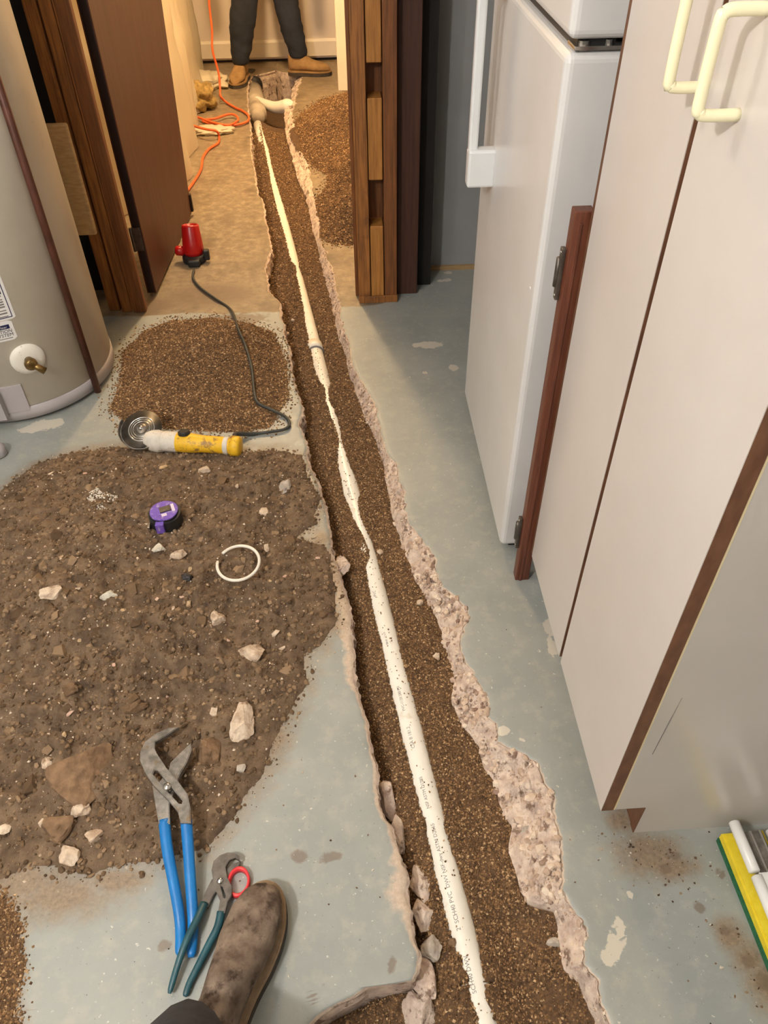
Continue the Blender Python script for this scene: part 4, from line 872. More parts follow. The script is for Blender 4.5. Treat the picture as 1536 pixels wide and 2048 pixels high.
# concrete chunks and pebbles in the trench
CH = [(684,1132,32,1.6,0,'angular pale concrete chunk wedged at the trench edge by the dirt heap',-.03,31),
 (774,1592,40,2.0,12,'long pinkish concrete shard along the trench wall',-.055,32),(796,1672,30,2.4,14,'slim concrete shard below the long pinkish shard',-.060,33),
 (842,1772,34,1.9,8,'narrow cracked concrete chunk along the trench wall by the boot',-.060,34),(846,1832,40,1.5,5,'blocky concrete chunk beside the round stone in the trench',-.060,35),
 (860,1898,38,1.25,0,'smooth round grey stone in the trench beside the blocky chunk',-.055,36),(850,1965,56,1.3,10,'rough concrete lump at the corner of the trench',-.062,37),(838,2030,66,1.2,-20,'broad rough concrete lump below the trench corner stone',-.065,38),
 (760,1104,13,1.3,0,'pale oval pebble in the trench gravel beside the pipe',-.05,39),(840,1206,14,1.2,0,'small tan pebble in the gravel near the crumbled lip',-.04,40),(874,1312,16,1.2,0,'pinkish pebble at the foot of the crumbled lip',-.04,41),(829,1330,9,1.2,0,'tiny tan pebble in the gravel right of the pipe',-.055,42),
 (765,1312,15,1.3,0,'dark pebble touching the left of the white pipe',-.055,43),(1105,1885,30,.8,0,'grey rubble lump in the gravel under the right lip',-.05,44),(1052,1660,24,1.2,0,'greyish rubble lump against the crumbled lip',-.035,45),
 (575,668,10,1.2,0,'small pale pebble in the far gravel',-.05,46),(586,640,9,1,0,'small round pebble in the gravel near the doorway',-.05,47),(905,1885,16,1.0,0,'dark clay crumb against the pipe',-.045,48)]
M_GREYST = mat('grey_stone', S(150, 140, 130), S(186, 176, 164), 40, .85)
for px, py, wd, asp, rot, lab_, z, sd_ in CH:
    mm = M_ROUGHCON if wd >= 24 and sd_ not in (36, 44, 45) else (M_STONE_B if 'dark' in lab_ else M_GREYST if ('grey' in lab_) else M_STONE)
    put_rock(px, py, wd, asp, rot, lab_, None, mm, seed=sd_, hz=0.75, z=z, sink=0.45, name='concrete_chunk' if 'concrete' in lab_ else 'pebble')

# ------------------------------------------------------------------ pliers
def Z2(pts, ox=0, oy=1400, s=650/1536): return [(ox+x*s, oy+y*s) for x, y in pts]
def flat(pts, z): return [tuple(P(x, y, z)[:2]) for x, y in Z2(pts)]
ZB = max(PG(x, y)[2] for x, y in ((305,1500),(330,1560),(355,1470),(380,1500),(350,1600),(372,1620),(318,1620),(300,1530)))+0.014
pb_ = P(340, 1700, 0.02)
bp = thing('tongue_pliers', 'large steel tongue-and-groove pliers with bright blue grips on the dirt edge', 'pliers', (pb_[0], pb_[1], 0.005))
A_out = [(846,138),(800,172),(737,208),(735,240),(745,262),(790,330),(840,385),(890,455),(903,520),(905,590),(858,590),(845,540),(800,482),(730,412),(690,352),(666,295),(668,250),(690,205),(745,165),(800,141)]
slot = [(735,342),(748,342),(800,405),(866,486),(862,500),(848,498),(780,425),(726,360)]
A_z = ZB+0.008
def flatz(pts, z): return [tuple(P(x, y, z)[:2]) for x, y in Z2(pts)]
part('jaw_half', prism('jaw_half', [flatz(A_out, A_z), flatz(slot, A_z)], A_z-0.002, A_z+0.009, 0.0015), M_STEEL, bp)
B_out = [(903,208),(908,238),(885,300),(850,360),(835,400),(802,500),(804,590),(752,590),(735,490),(722,410),(750,398),(800,332),(808,300),(860,248)]
part('jaw_half', prism('jaw_half', [flatz(B_out, ZB)], ZB-0.009, ZB+0.005, 0.0015), M_STEEL, bp)
rv = P(*Z2([(790, 410)])[0], A_z+0.009)
part('rivet', lathe('rivet', [(-.012, .0085), (.0, .0085), (.003, .0075), (.0045, .003)], rv, (0, 0, 1), 18), M_CHROME, bp)
def grip(name, pts, w0, w1, m, parent, zfn, label=None, flat_=0.75):
    pz = Z2(pts); n = len(pz); path = []
    for i, (x, y) in enumerate(pz): path.append(P(x, y, zfn(i/(n-1))))
    path = spline(path, 5); k = len(path); rad = []
    for i in range(k):
        t = i/(k-1); r = w0+(w1-w0)*t; 
        if i == k-1: r *= 0.55
        elif i == k-2: r *= 0.9
        rad.append(r)
    part(name, tube(name, path, rad, 14, True, flat_), m, parent, label)
grip('handle_grip', [(776,566),(790,700),(818,850),(845,1000),(853,1100),(850,1206)], .0112, .0090, M_BLUEGRIP, bp, lambda t: ZB+(0.0095-ZB)*min(1, t*1.35), 'blue vinyl grip')
grip('handle_grip', [(880,572),(890,700),(900,850),(910,1000),(912,1100),(903,1216)], .0112, .0090, M_BLUEGRIP, bp, lambda t: ZB+0.006+(0.0095-ZB-0.006)*min(1, t*1.35), 'blue vinyl grip')
gp_ = P(400, 1850, 0)
gp = thing('tongue_pliers', 'small tongue-and-groove pliers with dark teal grips beside the boot', 'pliers', (gp_[0], gp_[1], 0.0))
A2 = [(1105,722),(1130,738),(1134,760),(1112,748),(1085,758),(1066,790),(1075,840),(1097,885),(1095,925),(1076,955),(1062,1010),(1030,1010),(1040,950),(1012,885),(1000,805),(1010,762),(1040,735),(1075,721)]
part('jaw_half', prism('jaw_half', [flatz(A2, .018), flatz([(1042,880),(1052,884),(1068,925),(1064,940),(1056,935)], .018)], .012, .020, .001), M_STEEL_D, gp)
B2 = [(1136,762),(1132,784),(1100,820),(1080,850),(1042,880),(1004,930),(985,975),(945,975),(965,920),(1000,850),(1060,806),(1100,775)]
part('jaw_half', prism('jaw_half', [flatz(B2, .010)], .003, .0118, .001), M_STEEL_D, gp)
rv = P(*Z2([(1040, 855)])[0], .020)
part('rivet', lathe('rivet', [(-.012, .006), (.0, .006), (.0025, .005), (.003, .002)], rv, (0, 0, 1), 16), M_CHROME, gp)
grip('handle_grip', [(965,962),(930,1040),(880,1140),(840,1250),(800,1388)], .0080, .0052, M_TEALGRIP, gp, lambda t: 0.012+0.016*math.sin(math.pi*min(t*1.1, 1)), 'teal vinyl grip')
grip('handle_grip', [(1046,1000),(1030,1070),(985,1160),(930,1270),(895,1340),(874,1402)], .0080, .0055, M_TEALGRIP, gp, lambda t: 0.016-0.009*t, 'teal vinyl grip')

# rings
rc = P(478, 1766, 0.004); ro_ = PG(478, 1132)
def ring(name, c, R, r, a0, a1, m, label, cat, sq=1.0, h=None, tiltx=0.0, seg=40):
    pts = [(c[0]+R*math.cos(a), c[1]+R*sq*math.sin(a), c[2]+tiltx*math.sin(a)) for a in np.linspace(a0, a1, seg)]
    closed = abs(a1-a0-2*math.pi) < 1e-6
    bm = bmesh.new()
    if closed:
        bmr = []; 
        for i in range(seg-1):
            a = a0+(a1-a0)*i/(seg-1); bmr.append([bm.verts.new((c[0]+(R+u)*math.cos(a), c[1]+(R+u)*sq*math.sin(a), c[2]+w_)) for u, w_ in ((-r, 0), (r, 0), (r*0.8, h), (-r*0.6, h))])
        for i in range(seg-1):
            for k in range(4): bm.faces.new((bmr[i][k], bmr[i][(k+1) % 4], bmr[(i+1) % (seg-1)][(k+1) % 4], bmr[(i+1) % (seg-1)][k]))
    else: tube_bm(bm, pts, r, 10)
    return solo(name, bm_mesh(name, bm, True), m, label, cat)
wl = (P(520, 1135)[0]-P(435, 1135)[0])/2
ring('plastic_ring', (ro_[0], ro_[1], ro_[2]+0.012), wl*0.95, 0.0040, math.radians(172), math.radians(172+332), M_WHITEPL, 'split white plastic ring lying on the dirt heap', 'ring', 1.12)
ring('plastic_ring', (rc[0], rc[1], 0.0005), 0.0185, 0.0028, 0, 2*math.pi, M_REDPL, 'red plastic ring between the teal pliers and the boot', 'ring', 1.3, 0.013)

# ------------------------------------------------------------------ tape measure
tq = PG(334, 1046); tz = tq[2]+0.002; R_ = 0.043
tm = thing('tape_measure', 'round purple and black tape measure lying on the dirt heap', 'tape measure', (tq[0], tq[1], tz))
def dshape(R, k=1.0):
    out = []
    for i in range(40):
        a = 2*math.pi*i/40; x = math.cos(a); y = math.sin(a)
        f = 1.0+0.10*max(0, -y)**3*abs(x)*2
        out.append((tq[0]+R*x*f, tq[1]+0.004+R*y*f))
    return out
part('rubber_case', prism('rubber_case', [dshape(R_)], tz, tz+0.040, 0.006), M_BLACKPL, tm)
part('face_plate', prism('face_plate', [dshape(R_*0.86)], tz+0.038, tz+0.0425, 0.001), M_PURPLE, tm, 'purple face plate')
M_LILAC = mat('pale_lilac', S(214, 204, 222), S(226, 218, 232), 30, .4)
c_, s_ = math.cos(0.35), math.sin(0.35)
def rbox(name, u0, u1, v0, v1, z0, z1, m):
    me = prism(name, [[(tq[0]+u*c_-v*s_, tq[1]+0.004+u*s_+v*c_) for u, v in ((u0, v0), (u1, v0), (u1, v1), (u0, v1))]], z0, z1, 0.0004); part(name, me, m, tm)
rbox('belt_clip', -.011, .018, -.009, .011, tz+.042, tz+.046, M_STEEL_D)
rbox('clip_slot', -.006, .014, -.004, -.002, tz+.0455, tz+.0464, M_CHROME)
rbox('clip_slot', -.006, .014, .003, .005, tz+.0455, tz+.0464, M_CHROME)
rbox('face_sticker', .020, .028, -.014, .016, tz+.042, tz+.0432, M_LILAC)
rbox('face_sticker', -.010, .004, -.024, -.013, tz+.042, tz+.0432, M_LILAC)
part('lock_window', box('lock_window', (tq[0]-.018, tq[1]-R_-0.004, tz+.004), (tq[0]+.004, tq[1]-R_+0.012, tz+.036), .002), M_PURPLE, tm, 'purple side band')
part('end_hook', box('end_hook', (tq[0]-.040, tq[1]-R_+.000, tz+.008), (tq[0]-.034, tq[1]-R_+.018, tz+.026), .001), M_CHROME, tm)

# ------------------------------------------------------------------ angle grinder
gz_ = 0.034
ga = P(322, 882, gz_); gb = P(481, 893, gz_)
gr = thing('angle_grinder', 'dirty yellow angle grinder lying in front of the gravel mound', 'angle grinder', ((ga[0]+gb[0])/2, (ga[1]+gb[1])/2, 0))
gd = gb-ga; gl = np.linalg.norm(gd); gd = gd/gl
def gsec(prof, name, m, seg=20, parent=gr):     # body sections
    return part(name, lathe(name, prof, ga, gd, seg), m, parent)
L = gl
gsec([(.0, .026), (.012, .031), (.05, .0315), (.06, .029)], 'gear_housing_collar', M_DUSTYWHITE)
gsec([(.030, .0285), (.034, .031), (L*.42, .030), (L*.47, .028), (L*.52, .0265), (L*.88, .026), (L*.90, .028)], 'motor_housing', M_YELLOW)
gsec([(L*.88, .0265), (L*.885, .0315), (L*.975, .031), (L, .026), (L*1.005, .012)], 'tail_cap', M_YELLOW)
gn = np.array([0, 0, 1.0]); gs_ = np.cross(gd, gn)          # towards camera-ish
sw = ga+gd*(L*.31)+gn*0.022+(-gs_)*0.012
bm = bmesh.new(); lathe_bm(bm, [(0, .019), (.008, .018), (.011, .015)], ga+gd*L*.31+np.array([0, .008, .0265]), np.array([0, .25, 1.0]), 20)
part('slide_switch', bm_mesh('slide_switch', bm), M_BLACKPL, gr, 'dark switch slider')
part('vent_band', lathe('vent_band', [(L*.80, .0268), (L*.81, .0275), (L*.85, .0275), (L*.86, .0268)], ga, gd, 20), M_DUSTYWHITE, gr)
part('gear_head', lathe('gear_head', [(-.058, .014), (-.050, .025), (-.032, .033), (-.012, .035), (.008, .030)], ga+np.array([0.004, 0.0, -0.002]), gd, 20), M_DUSTYWHITE, gr, 'dust caked gear head')
dc = P(283, 858, 0.058); dn_ = np.array([-0.10, -0.42, 0.90]); dn_ = dn_/np.linalg.norm(dn_)
RD = 0.0635
dk = part('blade', lathe('blade', [(-.001, RD), (.001, RD)], dc, dn_, 48), M_DISC, gr, 'grey metal cutting blade')
for rr2, ww in ((.040, .0018), (.033, .001), (.026, .0012)):
    part('blade_ring', lathe('blade_ring', [(.001, rr2-ww), (.0015, rr2-ww*.6), (.0015, rr2+ww*.6), (.001, rr2+ww)], dc, dn_, 48, False), M_CHROME, dk)
part('flange', lathe('flange', [(.001, .019), (.004, .018), (.006, .009)], dc, dn_, 24), M_STEEL, dk)
part('spindle', lathe('spindle', [(-.03, .012), (.012, .007)], dc, dn_, 14), M_CHROME, gr)
bm = bmesh.new(); e1 = np.cross(dn_, [1, 0, 0]); e1 /= np.linalg.norm(e1); e2 = np.cross(dn_, e1)
rim = []
for i in range(25):
    a = math.radians(150+i*180/24)
    # guard wraps the side nearest the camera
    q = lambda r, h: Vector((dc+(np.array([1, 0, 0])*math.cos(a)*r+np.cross(dn_, [1, 0, 0])*math.sin(a)*r)+dn_*h).tolist())
    rim.append([bm.verts.new(q(.030, -.010)), bm.verts.new(q(.069, -.010)), bm.verts.new(q(.071, .004)), bm.verts.new(q(.069, .004)), bm.verts.new(q(.067, -.008)), bm.verts.new(q(.030, -.008))])
for i in range(24):
    for k in range(6): bm.faces.new((rim[i][k], rim[i][(k+1) % 6], rim[i+1][(k+1) % 6], rim[i+1][k]))
bm.faces.new(rim[0]); bm.faces.new(rim[-1][::-1])
part('blade_guard', bm_mesh('blade_guard', bm), M_STEEL, gr, 'steel blade guard')
c0_ = ga+gd*(L*.93)+np.array([0, .018, .012])
cpx = [(500,868),(545,863),(570,858),(579,848),(570,833),(540,818),(515,805),(508,780),(503,735),(490,690),(475,655),(462,620),(430,597),(400,575),(386,556),(388,540)]
cpath = [c0_, P(472, 868, 0.03)]
for x, y in cpx:
    q = P(x, y, 0.006)
    for _ in range(5): q = P(x, y, 0.008+float(pile_h(q[0], q[1]) if -0.88 < q[0] < -0.14 and 1.92 < q[1] < 2.73 else 0))
    cpath.append(q)
cs = spline(cpath, 6); nn = len(cs)
part('power_cord', tube('power_cord', cs, [0.0075 if i < 14 else 0.0052 for i in range(nn)], 10), M_CORDBLK, gr, 'dark rubber cord')

# ------------------------------------------------------------------ red canister tool by the door
rb = P(389, 526, 0.0); 
rt = thing('red_canister', 'small red cylindrical power tool with black clamped base beside the brown door', 'power tool', (rb[0], rb[1], 0))
zt_ = PY(384, 446, rb[1]+0.07)[2]*1.03
part('housing', lathe('housing', [(.02, .036), (.04, .045), (zt_*.5, .042), (zt_*.95, .036), (zt_, .033), (zt_*.995, .028), (zt_*.93, .026)], (rb[0], rb[1]+.02, 0), (0.0, 0.25, 1.0), 28), M_REDPAINT, rt)
part('base', lathe('base', [(0, .046), (.004, .050), (.022, .050), (.032, .042)], (rb[0], rb[1]+.02, 0), (0, 0, 1), 24), M_BLACKPL, rt, 'black base')
part('latch', box('latch', (rb[0]+.044, rb[1]-.005, .01), (rb[0]+.068, rb[1]+.02, .055), .005), M_BLACKPL, rt)
part('front_clamp', box('front_clamp', (rb[0]-.02, rb[1]-.045, .0), (rb[0]+.03, rb[1]-.015, .03), .006), M_BLACKPL, rt)
part('side_knob', lathe('side_knob', [(0, .012), (.01, .020), (.035, .020), (.04, .012)], (rb[0]-.035, rb[1]+.02, .045), (-1, 0, .1), 16), M_REDPAINT, rt)

# ------------------------------------------------------------------ roller mop bottom right
m0 = P(1441, 1668, 0.03); m1_ = P(1536, 1905, 0.03); md = (m1_-m0)[:2]; md = md/np.hypot(*md); mn = np.array([-md[1], md[0]])
if mn[0] < 0: mn = -mn
mp = thing('sponge_mop', 'yellow and green sponge roller mop head with white plastic frame', 'mop', (m0[0]+0.05, m0[1]-0.14, 0))
def obox(name, u0, u1, v0, v1, z0, z1, m, parent=None, label=None, bev=0.002):
    q = lambda u, v: tuple((m0[:2]+md*u+mn*v).tolist())
    return part(name, prism(name, [[q(u0, v0), q(u1, v0), q(u1, v1), q(u0, v1)]], z0, z1, bev), m, parent or mp, label)
def otube(name, u0, u1, v, z, r, m, parent=None):
    a = np.append(m0[:2]+md*u0+mn*v, z); b = np.append(m0[:2]+md*u1+mn*v, z)
    return part(name, tube(name, [a, a+(b-a)*.02, a+(b-a)*.98, b], [r*.75, r, r, r*.75], 16), m, parent or mp)
obox('scour_pad', .0, .30, .0, .085, 0.0, .014, M_SCOUR, None, 'green scouring layer', .001)
obox('sponge', .0, .30, .002, .083, .0142, .034, M_SPONGE, None, 'yellow sponge', .004)
fm = obox('frame_channel', .004, .296, .032, .075, .0345, .041, M_STEEL, None, 'steel channel', .001)
for v in (.036, .052, .070): obox('channel_rib', .004, .296, v-.002, v+.002, .041, .0435, M_CHROME, fm, None, .0004)
otube('roller', -.012, .082, .024, .052, .0105, M_MOPWHITE); otube('roller', .088, .205, .024, .052, .0105, M_MOPWHITE); otube('roller', .212, .30, .024, .052, .0105, M_MOPWHITE)
obox('hinge_plate', .084, .205, .030, .105, .050, .057, M_MOPWHITE, None, 'white hinge plate', .003)
otube('roller', .008, .082, .092, .050, .014, M_MOPWHITE)
q = np.append(m0[:2]+md*.145+mn*.036, .0565); part('plate_screw', lathe('plate_screw', [(0, .004), (.002, .003)], q, (0, 0, 1), 10), M_BLACKPL, mp)
q = np.append(m0[:2]+md*.145+mn*.09, .062); part('pole', tube('pole', [q, q+np.array([.15, .01, .04]), q+np.array([.30, .02, .16])], .011, 14), M_MOPWHITE, mp)

# ------------------------------------------------------------------ photographer (boot and leg) and worker
def skin_body(name, joints, edges, root, noise_amp=0.006, noise_s=9, sub=2):
    me = bpy.data.meshes.new(name); idx = {k: i for i, k in enumerate(joints)}
    me.from_pydata([tuple(float(c) for c in v[0]) for v in joints.values()], [(idx[a], idx[b]) for a, b in edges], [])
    o = bpy.data.objects.new(name, me); C.objects.link(o)
    md_ = o.modifiers.new('skin', 'SKIN'); md_.use_smooth_shade = True
    sv = me.skin_vertices[0].data
    for k, v in joints.items():
        r = v[1]; sv[idx[k]].radius = (r, r) if np.isscalar(r) else r; sv[idx[k]].use_root = (k == root)
    s = o.modifiers.new('sub', 'SUBSURF'); s.levels = sub; s.render_levels = sub
    bpy.context.view_layer.update()
    out = bpy.data.meshes.new_from_object(o.evaluated_get(bpy.context.evaluated_depsgraph_get()))
    bpy.data.objects.remove(o)
    if noise_amp:
        for v in out.vertices:
            n = mnoise.noise(Vector((v.co.x*noise_s, v.co.y*noise_s, v.co.z*noise_s*2.2)))+0.5*mnoise.noise(v.co*noise_s*2.6)
            v.co += v.normal*n*noise_amp
    for p_ in out.polygons: p_.use_smooth = True
    return out
def boot(parent, toe, heel, h_ankle, wmax, m_up, m_sole, m_welt, sc=1.0):
    toe = np.array(toe, float); heel = np.array(heel, float); d = heel-toe; Lb = np.linalg.norm(d[:2]); du_ = d/np.linalg.norm(d); sd_ = np.array([-du_[1], du_[0], 0])
    #       t   halfw  top  
    S_ = [(0.0, .15, .030), (.03, .45, .050), (.09, .70, .066), (.20, .93, .076), (.33, 1.0, .082), (.46, .93, .095), (.58, .80, .118), (.70, .74, h_ankle*.92), (.80, .76, h_ankle), (.90, .74, h_ankle), (.97, .55, h_ankle*.97), (1.0, .30, h_ankle*.94)]
    bm = bmesh.new(); rings = []; n = 18
    for t_, hw, top in S_:
        c = toe+d*t_; ring_ = []
        for k in range(n):
            a = 2*math.pi*k/n; cx = math.cos(a); sz_ = math.sin(a)
            wv = hw*wmax*math.copysign(abs(cx)**0.75, cx); zc_ = 0.026+(top*sc-0.026)*(0.5+0.5*math.copysign(abs(sz_)**0.8, sz_))
            nz_ = 0.002*mnoise.noise(Vector((c[0]*30+cx, c[1]*30, zc_*40)))
            q = c+sd_*(wv*(1-0.28*max(0, (zc_-0.03)/(top*sc)) if t_ > .3 else 1-0.15*max(0, (zc_-.03)/(top*sc)))); ring_.append(bm.verts.new((q[0]+nz_, q[1]+nz_, zc_+nz_+toe[2])))
        rings.append(ring_)
    for i in range(len(rings)-1):
        for k in range(n): bm.faces.new((rings[i][k], rings[i][(k+1) % n], rings[i+1][(k+1) % n], rings[i+1][k]))
    bm.faces.new(rings[0]); bm.faces.new(rings[-1][::-1])
    bmesh.ops.subdivide_edges(bm, edges=bm.edges[:], cuts=1, use_grid_fill=True, smooth=0.6)
    part('boot_upper', bm_mesh('boot_upper', bm, True), m_up, parent)
    def outline(k):
        l = []; r = []
        for t_, hw, _ in S_:
            c = toe+d*t_-du_*0.006*k*(1-2*t_); l.append((c+sd_*hw*wmax*k)[:2]); r.append((c-sd_*hw*wmax*k)[:2])
        pts = l+r[::-1]; pts = [np.append(p_, 0) for p_ in pts]; sp2 = spline(pts+[pts[0]], 3)[:-1]; return [tuple(p_[:2]) for p_ in sp2]
    part('sole', prism('sole', [outline(1.08)], toe[2], toe[2]+0.022, .003), m_sole, parent, 'dark sole')
    part('welt', prism('welt', [outline(1.07)], toe[2]+0.022, toe[2]+0.030, .003), m_welt, parent, 'pale stitched welt')
ft = P(540, 1772, 0.02); fh = np.array([-0.285, 0.272, 0])
pg = thing('person', 'person standing at the trench in a brown suede boot and charcoal trousers', 'person', (-0.28, 0.3, 0))
ft[2] = 0
boot(pg, ft, fh, 0.125, 0.052, M_SUEDE, M_SOLE, M_WELT)
J = {'hip': ((-.10, -.38, .95), .16), 'wa': ((-.08, -.44, 1.15), .15), 'ch': ((-.05, -.46, 1.38), .17), 'nk': ((-.04, -.44, 1.56), .065), 'hd': ((-.03, -.38, 1.72), .095), 'ht': ((-.03, -.37, 1.83), .07),
     'lh': ((-.20, -.34, .88), .11), 'lk': ((-.285, .02, .52), .085), 'la': ((-.290, .285, .160), (.064, .064)), 'le': ((-.290, .305, .100), .062),
     'rh': ((.02, -.38, .88), .11), 'rk': ((.06, -.32, .50), .08), 'ra': ((.07, -.42, .12), .062), 're': ((.07, -.42, .06), .06),
     'ls': ((-.25, -.46, 1.42), .07), 'lb': ((-.34, -.40, 1.16), .052), 'lw': ((-.14, -.16, 1.30), .036), 'lf': ((-.08, -.12, 1.36), .03),
     'rs': ((.15, -.46, 1.42), .07), 'rb': ((.24, -.40, 1.16), .052), 'rw': ((.08, -.16, 1.30), .036), 'rf': ((.04, -.12, 1.36), .03)}
ED = [('hip','wa'),('wa','ch'),('ch','nk'),('nk','hd'),('hd','ht'),('hip','lh'),('lh','lk'),('lk','la'),('la','le'),('hip','rh'),('rh','rk'),('rk','ra'),('ra','re'),('ch','ls'),('ls','lb'),('lb','lw'),('lw','lf'),('ch','rs'),('rs','rb'),('rb','rw'),('rw','rf')]
def dress(me, joints, m_leg, zs, zh, hands):
    for m_ in (m_leg, M_SHIRT, M_SKIN, M_HAIR): me.materials.append(m_)
    hp = [Vector([float(c) for c in joints[h][0]]) for h in hands]; hd_ = Vector([float(c) for c in joints['hd'][0]])
    for p_ in me.polygons:
        c = p_.center; i = 0
        if c.z > zs: i = 1
        if any((c-h).length < 0.09 for h in hp): i = 2
        if c.z > zh: i = 2
        if c.z > hd_.z+0.05: i = 3
        p_.material_index = i
bmesh_ = skin_body('body', J, ED, 'hip', 0.006); dress(bmesh_, J, M_TROUSER, 1.03, 1.55, ('lw', 'lf', 'rw', 'rf')); part('body', bmesh_, None, pg)
boot(pg, (0.10, -0.22, 0), (0.07, -0.50, 0), 0.125, 0.054, M_SUEDE, M_SOLE, M_WELT)

l0 = P(475, 178, 0.0); l0b = np.array([l0[0]+0.03, l0[1]+0.27, 0]); r1 = P(662, 150, 0.0); r0 = P(580, 140, 0.0)
r0 = np.array([r0[0]+0.0, r1[1]+0.04, 0])
wk = thing('person', 'worker in dark navy jeans and tan boots astride the hole', 'person', ((l0[0]+r0[0])/2, l0[1]+0.15, 0))
boot(wk, (l0[0]-0.015, l0[1], 0), l0b, 0.13, 0.056, M_TANBOOT, M_SOLE, M_TANBOOT)
boot(wk, r1, r0, 0.13, 0.055, M_TANBOOT, M_SOLE, M_TANBOOT)
la = np.array([l0b[0]-0.005, l0b[1]-0.09, .10]); ra = np.array([r0[0]+0.07, r0[1]-0.0, .11])
lk = PY(488, -40, la[1]-0.02); rk = PY(565, -40, ra[1]-0.05); cx_ = (lk[0]+rk[0])/2; cy_ = (la[1]+ra[1])/2+0.02
JW = {'hip': ((cx_, cy_, .93), .155), 'wa': ((cx_, cy_, 1.12), .145), 'ch': ((cx_, cy_-.06, 1.36), .165), 'nk': ((cx_, cy_-.10, 1.54), .065), 'hd': ((cx_, cy_-.15, 1.68), .095), 'ht': ((cx_, cy_-.15, 1.79), .07),
      'lh': ((lk[0]+.02, cy_, .86), .115), 'lk': ((lk[0], la[1]-.03, .50), .092), 'lm': ((PY(482, 50, la[1])[0], la[1]-.005, .30), .088), 'la': ((la[0], la[1], .14), .066), 'le': ((la[0], la[1], .085), .066),
      'rh': ((rk[0]-.02, cy_, .86), .115), 'rk': ((rk[0], ra[1]-.04, .50), .090), 'rm': ((PY(583, 60, ra[1])[0], ra[1]-.01, .28), .080), 'ra': ((ra[0], ra[1], .15), .068), 're': ((ra[0], ra[1], .095), .068),
      'ls': ((cx_-.2, cy_-.06, 1.40), .07), 'lb': ((cx_-.30, cy_-.05, 1.13), .05), 'lw': ((cx_-.25, cy_-.22, .92), .036), 'lf': ((cx_-.24, cy_-.25, .83), .03),
      'rs': ((cx_+.2, cy_-.06, 1.40), .07), 'rb': ((cx_+.30, cy_-.05, 1.13), .05), 'rw': ((cx_+.25, cy_-.22, .92), .036), 'rf': ((cx_+.24, cy_-.25, .83), .03)}
EW = [('hip','wa'),('wa','ch'),('ch','nk'),('nk','hd'),('hd','ht'),('hip','lh'),('lh','lk'),('lk','lm'),('lm','la'),('la','le'),('hip','rh'),('rh','rk'),('rk','rm'),('rm','ra'),('ra','re'),('ch','ls'),('ls','lb'),('lb','lw'),('lw','lf'),('ch','rs'),('rs','rb'),('rb','rw'),('rw','rf')]
me = skin_body('body', JW, EW, 'hip', 0.010, 11); dress(me, JW, M_JEANS, 1.0, 1.53, ('lw', 'lf', 'rw', 'rf')); part('body', me, None, wk)

# ------------------------------------------------------------------ far room odds and ends
# polythene sheet
ns, nz_ = 70, 40; s0 = P(388, 352); s1 = P(404, 128)
U, Wz = np.meshgrid(np.linspace(0, 1, ns), np.linspace(0, 1, nz_))
SX = -1.16+(s0[0]+1.16)*(1-U)**0.5*0+0; 
by = 3.15+(s1[1]-0.05-3.15)*U
bx = np.interp(by, [3.15, s0[1]-0.5, s0[1], s0[1]+0.9, s1[1]], [-1.12, -1.00, s0[0]-0.02, s0[0]-0.10, s1[0]])
Zs = 0.004+Wz*2.3
bx = bx+0.035*np.sin(by*17+Zs*1.5+1.5*np.sin(by*5))*(0.35+0.65*(1-Wz))*sstep(0, .1, 1-U*0.98)-0.06*Wz+0.02*fbm(by, Zs, 0.2, 3, 200)
bx = np.minimum(bx, -0.70+0*bx)
bx = np.maximum(bx, -1.22)
solo('plastic_sheet', grid_mesh('plastic_sheet', bx, by, Zs), M_SHEET, 'milky polythene sheet hanging along the far room side', 'plastic sheet')
def crumple(name, pxs, zc_, rx_, ry_, rz_, seed, m, label, cat, amp=.35, fs=3.0):
    c = P(*pxs, 0); bm = bmesh.new(); bmesh.ops.create_icosphere(bm, subdivisions=4, radius=1)
    for v in bm.verts:
        n = mnoise.noise(v.co*fs+Vector((seed, 0, 0)))+0.5*mnoise.noise(v.co*fs*2.3+Vector((0, seed, 0)))
        k = 1+amp*n; v.co = Vector((c[0]+v.co.x*rx_*k, c[1]+v.co.y*ry_*k, max(zc_+v.co.z*rz_*k, 0.002)))
    return solo(name, bm_mesh(name, bm, True), m, label, cat)
crumple('plastic_bundle', (412, 172), .03, .15, .13, .05, 3, M_SHEET, 'crumpled polythene bundle behind the insulation scrap', 'plastic')
crumple('plastic_bundle', (424, 264), .008, .12, .07, .022, 8, M_SHEET, 'crumpled polythene scrap in front of the orange cord coil', 'plastic', .45, 4)
crumple('insulation_scrap', (400, 218), .06, .10, .10, .085, 5, M_INSUL, 'torn yellow fibre insulation scrap beside the orange cord', 'insulation', .38, 2.6)
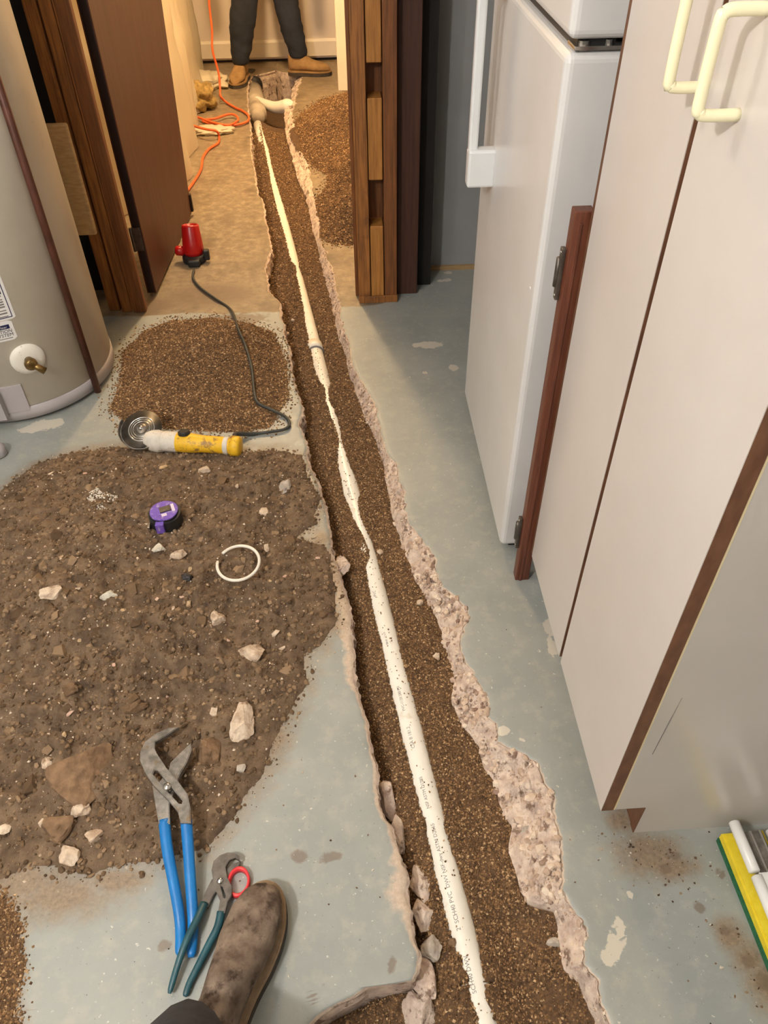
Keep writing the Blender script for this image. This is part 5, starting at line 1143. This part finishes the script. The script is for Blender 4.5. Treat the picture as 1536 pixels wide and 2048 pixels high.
oc = [PY(412, -260, 5.50), PY(417, -80, 5.50), PY(418, 0, 5.48), PY(424, 60, 5.45), PY(425, 100, 5.42), PY(437, 145, 5.40), PY(440, 175, 5.36), P(441, 192, .05), P(452, 204, .012), P(472, 216, .012), P(486, 222, .012), P(497, 232, .012), P(494, 243, .014), P(470, 250, .012), P(435, 250, .012), P(410, 244, .012), P(407, 240, .016), P(430, 237, .022), P(455, 229, .024), P(470, 230, .024), P(476, 240, .022), P(458, 250, .020), P(430, 246, .024), P(400, 236, .02), P(380, 230, .016), P(376, 236, .03), P(385, 250, .05), P(410, 258, .06), P(432, 262, .05), P(438, 272, .012), P(436, 286, .008), P(418, 298, .008), P(406, 315, .008), P(402, 338, .008), P(390, 360, .008), P(372, 385, .008)]
solo('extension_cord', tube('extension_cord', spline(oc, 7), 0.0068, 8), M_CORDORG, 'orange extension cord hanging and coiled on the far room floor', 'cord')

# grit on the painted floor
gp1 = [(1300,1700,.05,.03,70),(1340,1735,.035,.025,60),(1400,1800,.10,.08,70),(1490,1910,.04,.06,80),(330,1850,.06,.06,40),(650,1650,.12,.12,50),(1000,1250,.06,.2,16),(1250,1680,.03,.02,30),(1400,1660,.12,.008,40)]
gl_ = []
for px, py, a, b, n in gp1:
    c = P(px, py); gl_.append(np.stack([rng.normal(c[0], a, n), rng.normal(c[1], b, n), np.full(n, 0.0008)], 1))
gl_ = np.concatenate(gl_); kk = ((gl_[:, 0] > XO(gl_[:, 1])+0.01) | (gl_[:, 0] < XL(gl_[:, 1])-0.01)) & ~((gl_[:, 0] > 0.5) & (gl_[:, 1] > 0.615)) & ~((gl_[:, 0] > 0.66) & (gl_[:, 1] < 0.62))
gl_ = gl_[kk]
solo('floor_grit', grains_mesh('floor_grit', gl_, 0.0006+0.0028*rng.random(len(gl_))**3), grain_mat('mixed_grit', [(0, S(60, 46, 36)), (.5, S(112, 88, 68)), (.8, S(150, 128, 104)), (1, S(226, 220, 208))]), 'loose grit and crumbs scattered over the grey painted floor', 'grit', kind='stuff')
